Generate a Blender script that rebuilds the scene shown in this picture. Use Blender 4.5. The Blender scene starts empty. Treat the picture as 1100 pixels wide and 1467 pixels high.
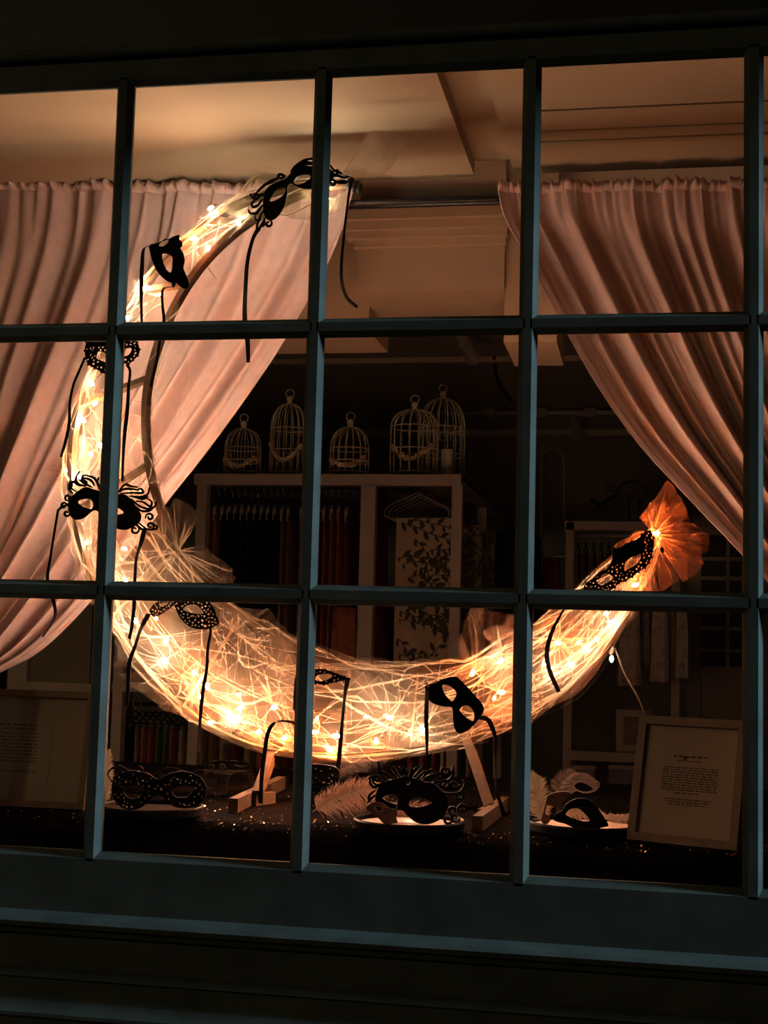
import bpy, bmesh, math, random
import numpy as np
from mathutils import Vector, Matrix, noise
from mathutils.geometry import tessellate_polygon
random.seed(7)
PI = math.pi
sc = bpy.context.scene
C = sc.collection

# ------------------------------------------------------------------ camera
FPX = 2000.0
CAM = Vector((0.3783, -2.2551, -0.3008))
YAW, PIT, ROL = 0.1884, 0.0926, 0.0262
FWD = Vector((-math.sin(YAW)*math.cos(PIT), math.cos(YAW)*math.cos(PIT), math.sin(PIT)))
_r = Vector((math.cos(YAW), math.sin(YAW), 0)); _u = _r.cross(FWD)
RT = _r*math.cos(ROL) + _u*math.sin(ROL)
UP = -_r*math.sin(ROL) + _u*math.cos(ROL)
cd = bpy.data.cameras.new('camera'); cam = bpy.data.objects.new('camera', cd); C.objects.link(cam)
cd.sensor_fit = 'VERTICAL'; cd.sensor_height = 36.0; cd.lens = FPX/1467*36.0
cd.clip_start = 0.05; cd.clip_end = 60
cam.matrix_world = Matrix(((RT.x, UP.x, -FWD.x, CAM.x), (RT.y, UP.y, -FWD.y, CAM.y), (RT.z, UP.z, -FWD.z, CAM.z), (0, 0, 0, 1)))
sc.camera = cam

# ------------------------------------------------------------------ world, street lamps, exposure
w = bpy.data.worlds.new('night'); sc.world = w; w.use_nodes = True
w.node_tree.nodes['Background'].inputs[0].default_value = (0.25, 0.4, 0.5, 1)
w.node_tree.nodes['Background'].inputs[1].default_value = 0.004
def lamp(name, loc, col, watt, rad):
    d = bpy.data.lights.new(name, 'POINT'); d.color = col; d.energy = watt; d.shadow_soft_size = rad
    o = bpy.data.objects.new(name, d); C.objects.link(o); o.location = loc; return o
lamp('street_lamp_right_offscreen', (9.0, -0.40, 1.7), (0.52, 0.78, 1.0), 4000, 0.20)
lamp('street_lamp_left_offscreen', (-5.0, -7.0, 2.6), (1.0, 0.70, 0.34), 170, 0.15)
sc.view_settings.view_transform = 'Standard'
sc.view_settings.look = 'None'
sc.view_settings.gamma = 1.0
sc.view_settings.use_curve_mapping = False
sc.view_settings.exposure = 0.3
sc.cycles.transparent_max_bounces = 32
sc.cycles.max_bounces = 8
sc.cycles.sample_clamp_indirect = 4.0

# ------------------------------------------------------------------ point helpers
def ray(px, py): return FWD*FPX + RT*(px-550.0) + UP*(733.5-py)
def at(px, py, Y):
    d = ray(px, py); return CAM + d*((Y-CAM.y)/d.y)
def atz(px, py, Z):
    d = ray(px, py); return CAM + d*((Z-CAM.z)/d.z)
def scale_at(p): return (p-CAM).dot(FWD)/FPX          # metres per pixel at that point
def cr(pts, n):                                        # Catmull-Rom through points, n samples
    P = [Vector(p) for p in pts]; P = [P[0]*2-P[1]] + P + [P[-1]*2-P[-2]]
    m = len(P)-3; out = []
    for i in range(n):
        t = i/(n-1)*m; k = min(int(t), m-1); u = t-k
        a, b, c, d = P[k:k+4]
        out.append(0.5*((2*b)+(c-a)*u+(2*a-5*b+4*c-d)*u*u+(3*b-a-3*c+d)*u**3))
    return out

# ------------------------------------------------------------------ materials
MATS = {}
def mat(name, col, rough=0.6, metal=0.0, var=0.12, vs=20.0, bump=0.0, spec=0.4, stretch=None, transl=0.0):
    if name in MATS: return MATS[name]
    m = bpy.data.materials.new(name); m.use_nodes = True; nt = m.node_tree; N = nt.nodes; L = nt.links
    b = N['Principled BSDF']; b.inputs['Roughness'].default_value = rough; b.inputs['Metallic'].default_value = metal
    b.inputs['Specular IOR Level'].default_value = spec
    tc = N.new('ShaderNodeTexCoord'); nz = N.new('ShaderNodeTexNoise'); nz.inputs['Scale'].default_value = vs; nz.inputs['Detail'].default_value = 4
    mp = N.new('ShaderNodeMapping'); L.new(tc.outputs['Object'], mp.inputs[0]); L.new(mp.outputs[0], nz.inputs[0])
    if stretch: mp.inputs['Scale'].default_value = stretch
    rp = N.new('ShaderNodeValToRGB'); L.new(nz.outputs['Fac'], rp.inputs[0])
    rp.color_ramp.elements[0].position = 0.3; rp.color_ramp.elements[1].position = 0.7
    rp.color_ramp.elements[0].color = (*[c*(1-var) for c in col], 1); rp.color_ramp.elements[1].color = (*[min(1, c*(1+var)) for c in col], 1)
    L.new(rp.outputs[0], b.inputs['Base Color'])
    if bump:
        bp = N.new('ShaderNodeBump'); bp.inputs['Strength'].default_value = bump; bp.inputs['Distance'].default_value = 0.004
        L.new(nz.outputs['Fac'], bp.inputs['Height']); L.new(bp.outputs[0], b.inputs['Normal'])
    if transl:
        t = N.new('ShaderNodeBsdfTranslucent'); L.new(rp.outputs[0], t.inputs[0])
        mx = N.new('ShaderNodeMixShader'); mx.inputs[0].default_value = transl
        L.new(b.outputs[0], mx.inputs[1]); L.new(t.outputs[0], mx.inputs[2]); L.new(mx.outputs[0], N['Material Output'].inputs[0])
    MATS[name] = m; return m
def tulle_mat(name, col, alpha, var=0.35, vs=18):
    m = bpy.data.materials.new(name); m.use_nodes = True; nt = m.node_tree; N = nt.nodes; L = nt.links; N.remove(N['Principled BSDF'])
    d = N.new('ShaderNodeBsdfDiffuse'); t = N.new('ShaderNodeBsdfTranslucent'); tr = N.new('ShaderNodeBsdfTransparent')
    for s in (d, t): s.inputs[0].default_value = (*col, 1)
    a = N.new('ShaderNodeMixShader'); a.inputs[0].default_value = 0.55; L.new(d.outputs[0], a.inputs[1]); L.new(t.outputs[0], a.inputs[2])
    tc = N.new('ShaderNodeTexCoord'); nz = N.new('ShaderNodeTexNoise'); nz.inputs['Scale'].default_value = vs; nz.inputs['Detail'].default_value = 6; nz.inputs['Roughness'].default_value = 0.65
    L.new(tc.outputs['Object'], nz.inputs[0])
    mr = N.new('ShaderNodeMapRange'); mr.inputs[1].default_value = 0.3; mr.inputs[2].default_value = 0.7
    mr.inputs[3].default_value = alpha*(1-var); mr.inputs[4].default_value = min(1, alpha*(1+var)); L.new(nz.outputs['Fac'], mr.inputs[0])
    mx = N.new('ShaderNodeMixShader'); L.new(mr.outputs[0], mx.inputs[0]); L.new(tr.outputs[0], mx.inputs[1]); L.new(a.outputs[0], mx.inputs[2])
    L.new(mx.outputs[0], N['Material Output'].inputs[0]); MATS[name] = m; return m
def glass_mat(name, tint, ior=1.45):
    m = bpy.data.materials.new(name); m.use_nodes = True; nt = m.node_tree; N = nt.nodes; L = nt.links; N.remove(N['Principled BSDF'])
    tr = N.new('ShaderNodeBsdfTransparent'); tr.inputs[0].default_value = (*tint, 1)
    g = N.new('ShaderNodeBsdfGlossy'); g.inputs['Roughness'].default_value = 0.01
    fr = N.new('ShaderNodeFresnel'); fr.inputs[0].default_value = ior
    mx = N.new('ShaderNodeMixShader'); L.new(fr.outputs[0], mx.inputs[0]); L.new(tr.outputs[0], mx.inputs[1]); L.new(g.outputs[0], mx.inputs[2])
    L.new(mx.outputs[0], N['Material Output'].inputs[0]); MATS[name] = m; return m
def glow_mat(name, col, s):
    m = bpy.data.materials.new(name); m.use_nodes = True; nt = m.node_tree; N = nt.nodes; N.remove(N['Principled BSDF'])
    e = N.new('ShaderNodeEmission'); e.inputs[0].default_value = (*col, 1); e.inputs[1].default_value = s
    nt.links.new(e.outputs[0], N['Material Output'].inputs[0]); MATS[name] = m; return m

M = dict(
 paint=mat('shopfront_green_paint', (0.066, 0.080, 0.068), 0.75, var=0.2, vs=14, spec=0.08),
 fascia=mat('fascia_dark', (0.02, 0.024, 0.022), 0.6, var=0.2, vs=10),  # darker tone than the green window frame
 wood=mat('pine_strip', (0.060, 0.026, 0.004), 0.85, var=0.2, vs=12, stretch=(1, 1, 8)),
 framewood=mat('oak_picture_frame', (0.060, 0.031, 0.011), 0.55, var=0.2, vs=14, stretch=(6, 6, 1)),
 cream=mat('ceiling_cream', (0.29, 0.23, 0.152), 0.9, var=0.06, vs=3),
 grey=mat('cabinet_grey_paint', (0.21, 0.18, 0.13), 0.9, var=0.06, vs=3),
 bulk=mat('bulkhead_buff', (0.40, 0.30, 0.20), 0.9, var=0.07, vs=4),
 shopceil=mat('shop_ceiling_grey', (0.52, 0.48, 0.37), 0.95, var=0.10, vs=1.2),
 shopwall=mat('shop_wall_green_grey', (0.22, 0.205, 0.15), 0.95, var=0.2, vs=1.5),
 floor=mat('shop_floor_boards', (0.10, 0.08, 0.06), 0.7, var=0.25, vs=6, stretch=(1, 8, 1)),
 white=mat('rack_white_paint', (0.42, 0.36, 0.30), 0.6, var=0.08, vs=8),
 curtain=mat('curtain_blush_cotton', (0.57, 0.43, 0.395), 0.95, var=0.05, vs=60, transl=0.25, spec=0.1),
 black=mat('mask_black_satin', (0.0025, 0.002, 0.002), 0.5, var=0.3, vs=60, spec=0.07),
 velvet=mat('black_velvet', (0.0025, 0.002, 0.002), 0.9, var=0.3, vs=80, spec=0.05),
 ribbon=mat('ribbon_black', (0.007, 0.005, 0.005), 0.6, var=0.3, vs=40, spec=0.1),
 bronze=mat('mask_bronze_silver', (0.10, 0.08, 0.06), 0.38, metal=0.8, var=0.4, vs=30, bump=0.3),
 brownmask=mat('mask_brown_lacquer', (0.06, 0.03, 0.02), 0.4, var=0.3, vs=40),
 cloth=mat('tablecloth_black', (0.0035, 0.0025, 0.002), 0.95, var=0.4, vs=90, spec=0.01),
 sequin=mat('sequin_bronze', (0.42, 0.25, 0.16), 0.14, metal=1.0, var=0.5, vs=200),
 rod=mat('curtain_rod_black', (0.012, 0.012, 0.012), 0.35),
 dark=mat('iron_black', (0.015, 0.015, 0.015), 0.5),
 cage=mat('cage_cream_wire', (0.58, 0.52, 0.38), 0.7, var=0.1),
 flower=mat('dried_flower_cream', (0.66, 0.55, 0.34), 0.9, var=0.2, vs=60),
 candle=mat('candle_ivory', (0.62, 0.58, 0.46), 0.6, var=0.05),
 steel=mat('spot_steel', (0.45, 0.45, 0.42), 0.4, metal=0.4),
 hanger=mat('hanger_black', (0.03, 0.03, 0.03), 0.4),
 clip=mat('hanger_clip_pale', (0.26, 0.24, 0.20), 0.5),
 paper=mat('printed_paper', (0.34, 0.27, 0.22), 0.9, var=0.03),
 ink=mat('print_ink', (0.06, 0.05, 0.045), 0.9),
 pinkfeather=mat('feather_pink', (0.80, 0.56, 0.46), 0.95, var=0.1, vs=50),
 whitefeather=mat('feather_white', (0.80, 0.68, 0.56), 0.95, var=0.1, vs=50),
 greyfeather=mat('feather_grey_brown', (0.07, 0.05, 0.04), 0.9, var=0.3, vs=60),
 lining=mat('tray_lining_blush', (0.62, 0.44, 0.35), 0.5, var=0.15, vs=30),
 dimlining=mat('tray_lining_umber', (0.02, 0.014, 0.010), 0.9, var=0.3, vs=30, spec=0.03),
 wire=mat('light_string_wire', (0.16, 0.12, 0.07), 0.5),
)
M['tulle'] = tulle_mat('tulle_cream', (0.46, 0.33, 0.215), 0.025)
M['tulle_f'] = tulle_mat('tulle_cream_loose', (0.50, 0.34, 0.22), 0.032)
M['tulle_k'] = tulle_mat('tulle_cream_knotted', (0.52, 0.38, 0.25), 0.055)
M['tulle_pk'] = tulle_mat('tulle_peach_flap', (0.70, 0.42, 0.28), 0.15)
M['crease_f'] = tulle_mat('tulle_cream_gathered', (0.80, 0.66, 0.48), 0.15, var=0.5, vs=30)
M['crease'] = tulle_mat('tulle_cream_folded', (0.86, 0.68, 0.47), 0.20, var=0.6, vs=30)
M['tulle_o'] = tulle_mat('tulle_orange', (0.50, 0.22, 0.12), 0.036)
M['tulle_b'] = tulle_mat('tulle_bow_orange', (0.86, 0.40, 0.22), 0.36)
M['crease_o'] = tulle_mat('tulle_orange_folded', (0.74, 0.40, 0.25), 0.20, var=0.4, vs=30)
M['tulle_y'] = tulle_mat('tulle_yellow', (0.60, 0.50, 0.28), 0.26)
M['tulle_p'] = tulle_mat('tulle_peach', (0.55, 0.40, 0.30), 0.07)
M['tulle_d'] = tulle_mat('tulle_taupe', (0.42, 0.32, 0.22), 0.38)
M['glass'] = glass_mat('window_glass', (0.97, 0.98, 0.97))
M['frameglass'] = glass_mat('picture_glass', (0.97, 0.97, 0.96))
M['bulb_w'] = glow_mat('bulb_warm_white', (1.0, 0.79, 0.58), 1400)
M['bulb_o'] = glow_mat('bulb_orange', (1.0, 0.24, 0.06), 1700)
M['bulb_c'] = glow_mat('bulb_cool_white', (0.9, 1.0, 0.9), 30)

# ------------------------------------------------------------------ mesh helpers
class MB:
    def __init__(s): s.v = []; s.f = []
    def add(s, vs, fs):
        o = len(s.v); s.v += [tuple(v) for v in vs]; s.f += [tuple(i+o for i in f) for f in fs]; return s
    def box(s, x0, x1, y0, y1, z0, z1):
        return s.add([(x, y, z) for x in (x0, x1) for y in (y0, y1) for z in (z0, z1)],
                     [(0, 1, 3, 2), (4, 6, 7, 5), (0, 4, 5, 1), (2, 3, 7, 6), (0, 2, 6, 4), (1, 5, 7, 3)])
    def beam(s, a, b, wx, wz, up=(0, 0, 1)):              # box from a to b
        a = Vector(a); b = Vector(b); d = (b-a).normalized(); up = Vector(up)
        if abs(d.dot(up)) > 0.95: up = Vector((0, 1, 0))
        x = d.cross(up).normalized(); z = x.cross(d)
        vs = [p + x*sx*wx/2 + z*sz*wz/2 for p in (a, b) for sx in (-1, 1) for sz in (-1, 1)]
        return s.add(vs, [(0, 1, 3, 2), (4, 6, 7, 5), (0, 4, 5, 1), (2, 3, 7, 6), (0, 2, 6, 4), (1, 5, 7, 3)])
    def tube(s, pts, r, n=6, closed=False):
        P = [Vector(p) for p in pts]; m = len(P); vs = []; fs = []
        nrm = None
        for i, p in enumerate(P):
            d = (P[(i+1) % m]-P[i-1]) if closed else (P[min(i+1, m-1)]-P[max(i-1, 0)])
            if d.length < 1e-9: d = Vector((0, 0, 1))
            d.normalize()
            if nrm is None: nrm = d.cross(Vector((0, 0, 1)) if abs(d.z) < 0.9 else Vector((1, 0, 0))).normalized()
            nrm = (nrm - d*nrm.dot(d))
            nrm = nrm.normalized() if nrm.length > 1e-6 else d.cross(Vector((0.3, 1, 0.2))).normalized()
            b = d.cross(nrm); rr = r(i/(m-1)) if callable(r) else r
            vs += [p + (nrm*math.cos(2*PI*k/n)+b*math.sin(2*PI*k/n))*rr for k in range(n)]
        for i in range(m if closed else m-1):
            j = (i+1) % m
            fs += [(i*n+k, i*n+(k+1) % n, j*n+(k+1) % n, j*n+k) for k in range(n)]
        if not closed: fs += [tuple(range(n))[::-1], tuple((m-1)*n+k for k in range(n))]
        return s.add(vs, fs)
    def lathe(s, prof, c=(0, 0, 0), n=20, ax='z', arc=1.0):
        vs = []; fs = []; c = Vector(c); m = len(prof)
        for k in range(n):
            a = 2*PI*arc*k/n
            for r, h in prof:
                q = (r*math.cos(a), r*math.sin(a), h) if ax == 'z' else ((r*math.cos(a), h, r*math.sin(a)) if ax == 'y' else (h, r*math.cos(a), r*math.sin(a)))
                vs.append(c+Vector(q))
        for k in range(n):
            j = (k+1) % n
            fs += [(k*m+i, j*m+i, j*m+i+1, k*m+i+1) for i in range(m-1)]
        return s.add(vs, fs)
    def ball(s, c, rx, ry=None, rz=None, n=10, m=6):
        ry = ry or rx; rz = rz or rx; c = Vector(c); vs = [c+Vector((0, 0, rz))]; fs = []
        for i in range(1, m):
            t = PI*i/m
            vs += [c+Vector((rx*math.sin(t)*math.cos(2*PI*k/n), ry*math.sin(t)*math.sin(2*PI*k/n), rz*math.cos(t))) for k in range(n)]
        vs.append(c-Vector((0, 0, rz)))
        fs += [(0, 1+k, 1+(k+1) % n) for k in range(n)]
        for i in range(m-2):
            fs += [(1+i*n+k, 1+(i+1)*n+k, 1+(i+1)*n+(k+1) % n, 1+i*n+(k+1) % n) for k in range(n)]
        e = len(vs)-1; q = 1+(m-2)*n
        fs += [(e, q+(k+1) % n, q+k) for k in range(n)]
        return s.add(vs, fs)
    def grid(s, fn, nu, nv, closed_u=False):
        vs = [fn(i/(nu if closed_u else nu-1), j/(nv-1)) for i in range(nu) for j in range(nv)]; fs = []
        for i in range(nu if closed_u else nu-1):
            k = (i+1) % nu
            fs += [(i*nv+j, k*nv+j, k*nv+j+1, i*nv+j+1) for j in range(nv-1)]
        return s.add(vs, fs)
    def strip(s, pts, wd, side, th=0.0006):               # ribbon, thin but solid
        P = [Vector(p) for p in pts]; m = len(P); vs = []; fs = []
        for i, p in enumerate(P):
            d = (P[min(i+1, m-1)]-P[max(i-1, 0)]).normalized(); sd = side(i/(m-1)) if callable(side) else Vector(side)
            x = (sd-d*sd.dot(d)); x = x.normalized() if x.length > 1e-5 else d.orthogonal().normalized(); n = d.cross(x)
            ww = wd(i/(m-1)) if callable(wd) else wd
            vs += [p-x*ww/2-n*th/2, p+x*ww/2-n*th/2, p+x*ww/2+n*th/2, p-x*ww/2+n*th/2]
        for i in range(m-1):
            a = i*4; b = a+4
            fs += [(a+k, a+(k+1) % 4, b+(k+1) % 4, b+k) for k in range(4)]
        fs += [(3, 2, 1, 0), tuple((m-1)*4+k for k in range(4))]
        return s.add(vs, fs)
    def build(s, name, m, parent=None, smooth=False, off=None):
        me = bpy.data.meshes.new(name); o3 = Vector(off) if off is not None else (Vector(parent.location) if (parent is not None and not parent.get('_local')) else Vector((0, 0, 0)))
        vs = np.array(s.v, dtype=float).reshape(-1, 3) - np.array(o3)
        me.from_pydata(vs.tolist(), [], s.f); me.materials.append(M[m] if isinstance(m, str) else m)
        if smooth: me.polygons.foreach_set('use_smooth', [True]*len(me.polygons))
        me.update()
        o = bpy.data.objects.new(name, me); C.objects.link(o)
        if parent is not None: o.parent = parent
        return o
def recalc(o):
    bm = bmesh.new(); bm.from_mesh(o.data); bmesh.ops.recalc_face_normals(bm, faces=bm.faces); bm.to_mesh(o.data); bm.free(); return o
def tag(o, label, cat, group=None, kind=None):
    o['label'] = label; o['category'] = cat
    if group: o['group'] = group
    if kind: o['kind'] = kind
    return o
def thing(name, label=None, cat=None, loc=(0, 0, 0), group=None):
    o = bpy.data.objects.new(name, None); C.objects.link(o); o.location = loc; o.empty_display_size = 0.05
    if label: tag(o, label, cat, group)
    return o
def struct(o): o['kind'] = 'structure'; return o
def local(o): o['_local'] = 1; return o
def copy_tree(o, parent=None):
    c = o.copy(); C.objects.link(c); c.parent = parent
    for ch in o.children: copy_tree(ch, c)
    return c

# ================================================================== THE SHOPFRONT WINDOW
PW, PH = 0.36, 0.4513
ZT, ZB = 0.6762, -0.6760
COLS = [PW*(i-1.5) for i in range(-1, 5)]
XL, XR = COLS[0], COLS[-1]
win = struct(thing('window_1'))
FL, FW_, GY = 0.0072, 0.0155, 0.015          # half flat, half full, glass depth
prof = [(-FL, 0), (FL, 0), (FW_, GY-0.003), (FW_, GY), (0.010, GY+0.004), (0.006, GY+0.030), (-0.006, GY+0.030), (-0.010, GY+0.004), (-FW_, GY), (-FW_, GY-0.003)]
def extrude_prof(prof, a, b, axis):
    m = len(prof); mb = MB()
    f = (lambda q, t: (q[0], q[1], t)) if axis == 'z' else (lambda q, t: (t, q[1], q[0]))
    mb.add([f(q, t) for t in (a, b) for q in prof], [(i, (i+1) % m, m+(i+1) % m, m+i) for i in range(m)] + [tuple(range(m))[::-1], tuple(range(m, 2*m))])
    return mb
for x in COLS:
    mb = extrude_prof([(x+p, y) for p, y in prof], ZB-0.004, ZT+0.004, 'z'); recalc(mb.build('glazing_bar', 'paint', win))
ZROW = [PH/2, -PH/2]
hprof = [(p*1.05, y) for p, y in prof]
for z in ZROW:
    for i in range(5):
        mb = extrude_prof([(z+p, y) for p, y in hprof], COLS[i]+FL*0.6, COLS[i+1]-FL*0.6, 'x'); recalc(mb.build('cross_bar', 'paint', win))
ZS = [ZT, PH/2, -PH/2, ZB]
for i in range(5):
    for j in range(3):
        MB().box(COLS[i]+0.009, COLS[i+1]-0.009, GY, GY+0.003, ZS[j+1]+(0.009 if j < 2 else 0.0), ZS[j]-(0.009 if j > 0 else 0.0)).build('pane', 'glass', win)
hp = [(ZT, 0), (ZT-0.009, GY-0.003), (ZT-0.009, GY+0.004), (ZT+0.045, GY+0.004), (ZT+0.045, 0)]
recalc(extrude_prof(hp, XL-0.2, XR+0.2, 'x').build('head_rail', 'paint', win))
bp_ = [(ZB, 0), (ZB+0.011, GY-0.003), (ZB+0.011, GY+0.004), (ZB-0.095, GY+0.004), (ZB-0.095, 0)]
recalc(extrude_prof(bp_, XL-0.2, XR+0.2, 'x').build('bottom_rail', 'paint', win))
for x0, x1 in ((XL-0.2, XL+0.012), (XR-0.012, XR+0.2)):
    MB().box(x0, x1, -0.002, GY+0.02, ZB-0.09, ZT+0.04).build('stile', 'paint', win)
mb = MB(); mb.tube([(XL-0.25+i*0.3, -0.012, ZT+0.048) for i in range(9)], 0.010, 10); mb.build('head_bead', 'paint', win, smooth=True)
# sill: moulded nosing and stepped stall riser below
def mould(name, prof, m, parent): return recalc(extrude_prof(prof, XL-0.25, XR+0.25, 'x').build(name, m, parent))
mould('sill_nosing', [(ZB-0.088, 0.02), (ZB-0.092, -0.045), (ZB-0.098, -0.052), (ZB-0.106, -0.050), (ZB-0.108, -0.040), (ZB-0.120, -0.034), (ZB-0.13, 0.02)], 'paint', win)
wf = struct(thing('wall_front'))
mould('apron_board', [(ZB-0.12, 0.02), (ZB-0.12, -0.022), (ZB-0.175, -0.022), (ZB-0.18, -0.034), (ZB-0.19, -0.036), (ZB-0.195, -0.026), (ZB-0.20, 0.02)], 'paint', wf)
mould('stall_riser_board', [(ZB-0.195, 0.02), (ZB-0.195, -0.026), (ZB-0.228, -0.030), (ZB-0.246, -0.042), (ZB-0.252, -0.042), (ZB-0.258, -0.034), (ZB-0.36, -0.034), (ZB-0.36, 0.02)], 'paint', wf)
MB().box(XL-0.25, XR+0.25, -0.03, 0.03, -2.0, ZB-0.355).build('stall_riser_panel', 'paint', wf)
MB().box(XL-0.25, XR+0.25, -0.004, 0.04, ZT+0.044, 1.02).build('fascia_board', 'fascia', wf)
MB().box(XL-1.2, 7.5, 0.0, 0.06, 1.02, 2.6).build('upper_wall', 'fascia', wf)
MB().box(XL-0.4, XR+3.2, -0.42, 0.04, 1.02, 1.12).build('unseen_overhang', 'fascia', wf)  # unseen overhang, added to shade the upper bars from the right street lamp
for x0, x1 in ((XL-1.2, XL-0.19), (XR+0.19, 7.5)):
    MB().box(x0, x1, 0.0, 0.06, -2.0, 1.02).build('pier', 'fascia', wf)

# ================================================================== SHOP SHELL
ZC, YB, YE = 0.766, 1.38, 0.835                    # bay ceiling height, bulkhead plane
xe1 = 0.5*(atz(632, 105, ZC).x + atz(680, 268, ZC).x); xe2 = 0.5*(atz(699, 105, ZC).x + atz(731, 255, ZC).x)
xe3 = atz(762, 180, ZC).x
ce = struct(thing('ceiling'))
MB().box(-3.2, xe1, 0.02, YE, ZC, ZC+0.09).build('cream_board', 'cream', ce)
MB().box(xe1, xe2, 0.02, YE, ZC+0.035, ZC+0.09).build('recessed_board', 'cream', ce)
MB().box(xe2, xe3, 0.02, YE, ZC+0.012, ZC+0.09).build('stepped_board', 'cream', ce)
MB().box(xe3, 3.2, 0.02, YE, ZC, ZC+0.09).build('moulded_board', 'cream', ce)
for py, hgt, wd in ((158, 0.007, 0.03), (187, 0.006, 0.022), (201, 0.009, 0.018)):
    yy = atz(920, py, ZC-0.004).y
    mb = extrude_prof([(ZC, yy-wd/2), (ZC-hgt*0.5, yy-wd/2), (ZC-hgt, yy-wd*0.2), (ZC-hgt, yy+wd*0.3), (ZC, yy+wd/2)], xe3, 3.0, 'x')
    recalc(mb.build('ceiling_moulding', 'cream', ce))
bk = struct(thing('trim_1'))
xb0 = at(513, 400, YB).x; xb1 = at(722, 400, YB).x; zb0 = at(620, 416, YB).z
MB().box(xb0, xb1, YB, YB+0.30, zb0, ZC+0.3).build('bulkhead', 'bulk', bk)
for dz, dp in ((0.20, 0.055), (0.175, 0.040), (0.155, 0.030), (0.135, 0.014)):
    MB().box(xb0-dp, xb1+dp*0.3, YB-dp, YB+0.01, zb0+dz-0.015, zb0+dz+0.012).build('cornice_step', 'bulk', bk)
MB().box(-3.2, xb0, YB+0.16, YB+0.46, zb0-0.07, ZC+0.3).build('bulkhead_return', 'bulk', bk)
MB().box(xb1, xb1+0.14, YB+0.02, YB+0.34, zb0-0.14, ZC+0.3).build('pilaster_cap', 'bulk', bk)
MB().box(xb1+0.14, 3.2, YB+0.10, YB+0.40, zb0-0.02, ZC+0.3).build('bulkhead_far', 'bulk', bk)
ZSC, YBK = 1.30, 7.3
o = MB().box(-4.2, 4.2, YB+0.2, YBK+0.1, ZSC, ZSC+0.06).build('ceiling', 'shopceil'); struct(o)
for yy in (3.4, 5.4): MB().box(-4.1, 4.1, yy, yy+0.05, ZSC-0.03, ZSC).build('ceiling_batten', 'shopceil', o)
wb = struct(MB().box(-4.2, 4.2, YBK, YBK+0.1, -1.9, ZSC+0.05).build('wall_back', 'shopwall'))
zc1 = at(740, 590, YBK).z
MB().box(-4.1, 4.1, YBK-0.10, YBK, zc1, zc1+0.06).build('cornice', 'shopceil', wb)
MB().box(-4.1, 4.1, YBK-0.05, YBK, zc1-0.17, zc1-0.13).build('picture_rail', 'shopceil', wb)
pa = [at(776, 1000, YBK), at(776, 665, YBK), at(780, 648, YBK), at(792, 642, YBK), at(803, 648, YBK), at(808, 665, YBK), at(808, 745, YBK)]
MB().tube([p+Vector((0, -0.01, 0)) for p in cr(pa, 40)], 0.010, 6).build('arch_moulding', 'shopceil', wb, smooth=True)
struct(MB().box(-4.3, -4.2, 0.05, YBK, -1.9, ZSC).build('wall_left', 'shopwall'))
struct(MB().box(4.2, 4.3, 0.05, YBK, -1.9, ZSC).build('wall_right', 'shopwall'))
struct(MB().box(-4.2, 4.2, 0.05, YBK, -1.95, -1.9).build('floor', 'floor'))
for s, nm in ((-1, 'wall_side_left'), (1, 'wall_side_right')):
    x = s*1.75; struct(MB().box(min(x, x+s*0.05), max(x, x+s*0.05), 0.03, YB, -1.9, ZC-0.001).build(nm, 'shopwall'))

# ================================================================== CURTAINS
YC = 0.80
def curtain(name, label, side, edge, far_x, top_l, seed):
    # edge: free edge in pixels from rod to tie-back; far_x: the outer edge; built as pleated cloth swept to a tie-back
    E = cr([at(px, py, YC) for px, py in edge], 60)
    F = cr([at(far_x, py, YC) for py in (274, 480, 720, 1010)], 60)
    root = thing(name, label, 'curtain', (F[0].x, YC, F[0].z), group='curtains tied back on the black rod')
    rnd = random.Random(seed); ph = [rnd.uniform(0, 6.28) for _ in range(8)]
    def pt(u, v, head=0.0):
        k = v*59; i = min(int(k), 58); t = k-i
        a = F[i].lerp(F[i+1], t); b = E[i].lerp(E[i+1], t)
        p = a.lerp(b, u)
        pull = min(1.0, v*1.4)
        uu = u + 0.012*math.sin(9*u+ph[6]) + 0.02*(noise.noise(Vector((u*5, v*1.5, seed))))
        def pl(x): return math.sin(x)+0.33*math.sin(2*x+0.7)
        big = pl(2*PI*11.5*uu+ph[0]+0.6*math.sin(3*v+ph[7]))*0.55 + pl(2*PI*6.3*uu+ph[1]+v*1.2)*0.5 + math.sin(2*PI*21*uu+ph[2]+v)*0.22*(1-0.5*v)
        small = math.sin(2*PI*38*uu+ph[3])*0.5 + math.sin(2*PI*27*uu+ph[4])*0.5
        amp = 0.050*(0.25+0.75*pull)*(1-0.35*v)
        gather = max(0.0, 1-v*7)
        p = p + Vector((0, amp*big + 0.006*small*(gather*0.9+0.10) + 0.05*math.sin(PI*v)*0.3 - 0.02*v - 0.022*gather, 0))
        p.x += 0.004*small*gather
        return p
    mb = MB(); mb.grid(lambda u, v: pt(u, v**1.15), 420, 70)
    mb.build('cloth', 'curtain', root, smooth=True)
    # heading ruffle standing above the rod pocket
    def ruf(u, v):
        p = pt(u, 0.0); a = noise.noise(Vector((u*60, 0, seed)))*0.5+0.5
        q = Vector((p.x, p.y, p.z + v*(0.018+0.014*a)))
        q.y += 0.010*math.sin(2*PI*46*u+ph[5])*v + 0.006*math.sin(2*PI*83*u)*v - 0.012*math.sin(PI*v)
        return q
    mb = MB(); mb.grid(ruf, 420, 6); mb.build('heading', 'curtain', root, smooth=True)
    return root
curtain('curtain', 'blush cotton curtain swept aside behind the lit crescent moon', -1,
        [(513, 284), (490, 345), (448, 425), (398, 510), (342, 592), (292, 660), (240, 726), (186, 800), (120, 878), (60, 934), (8, 962), (-60, 1000)], -190, 0, 3)
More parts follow.
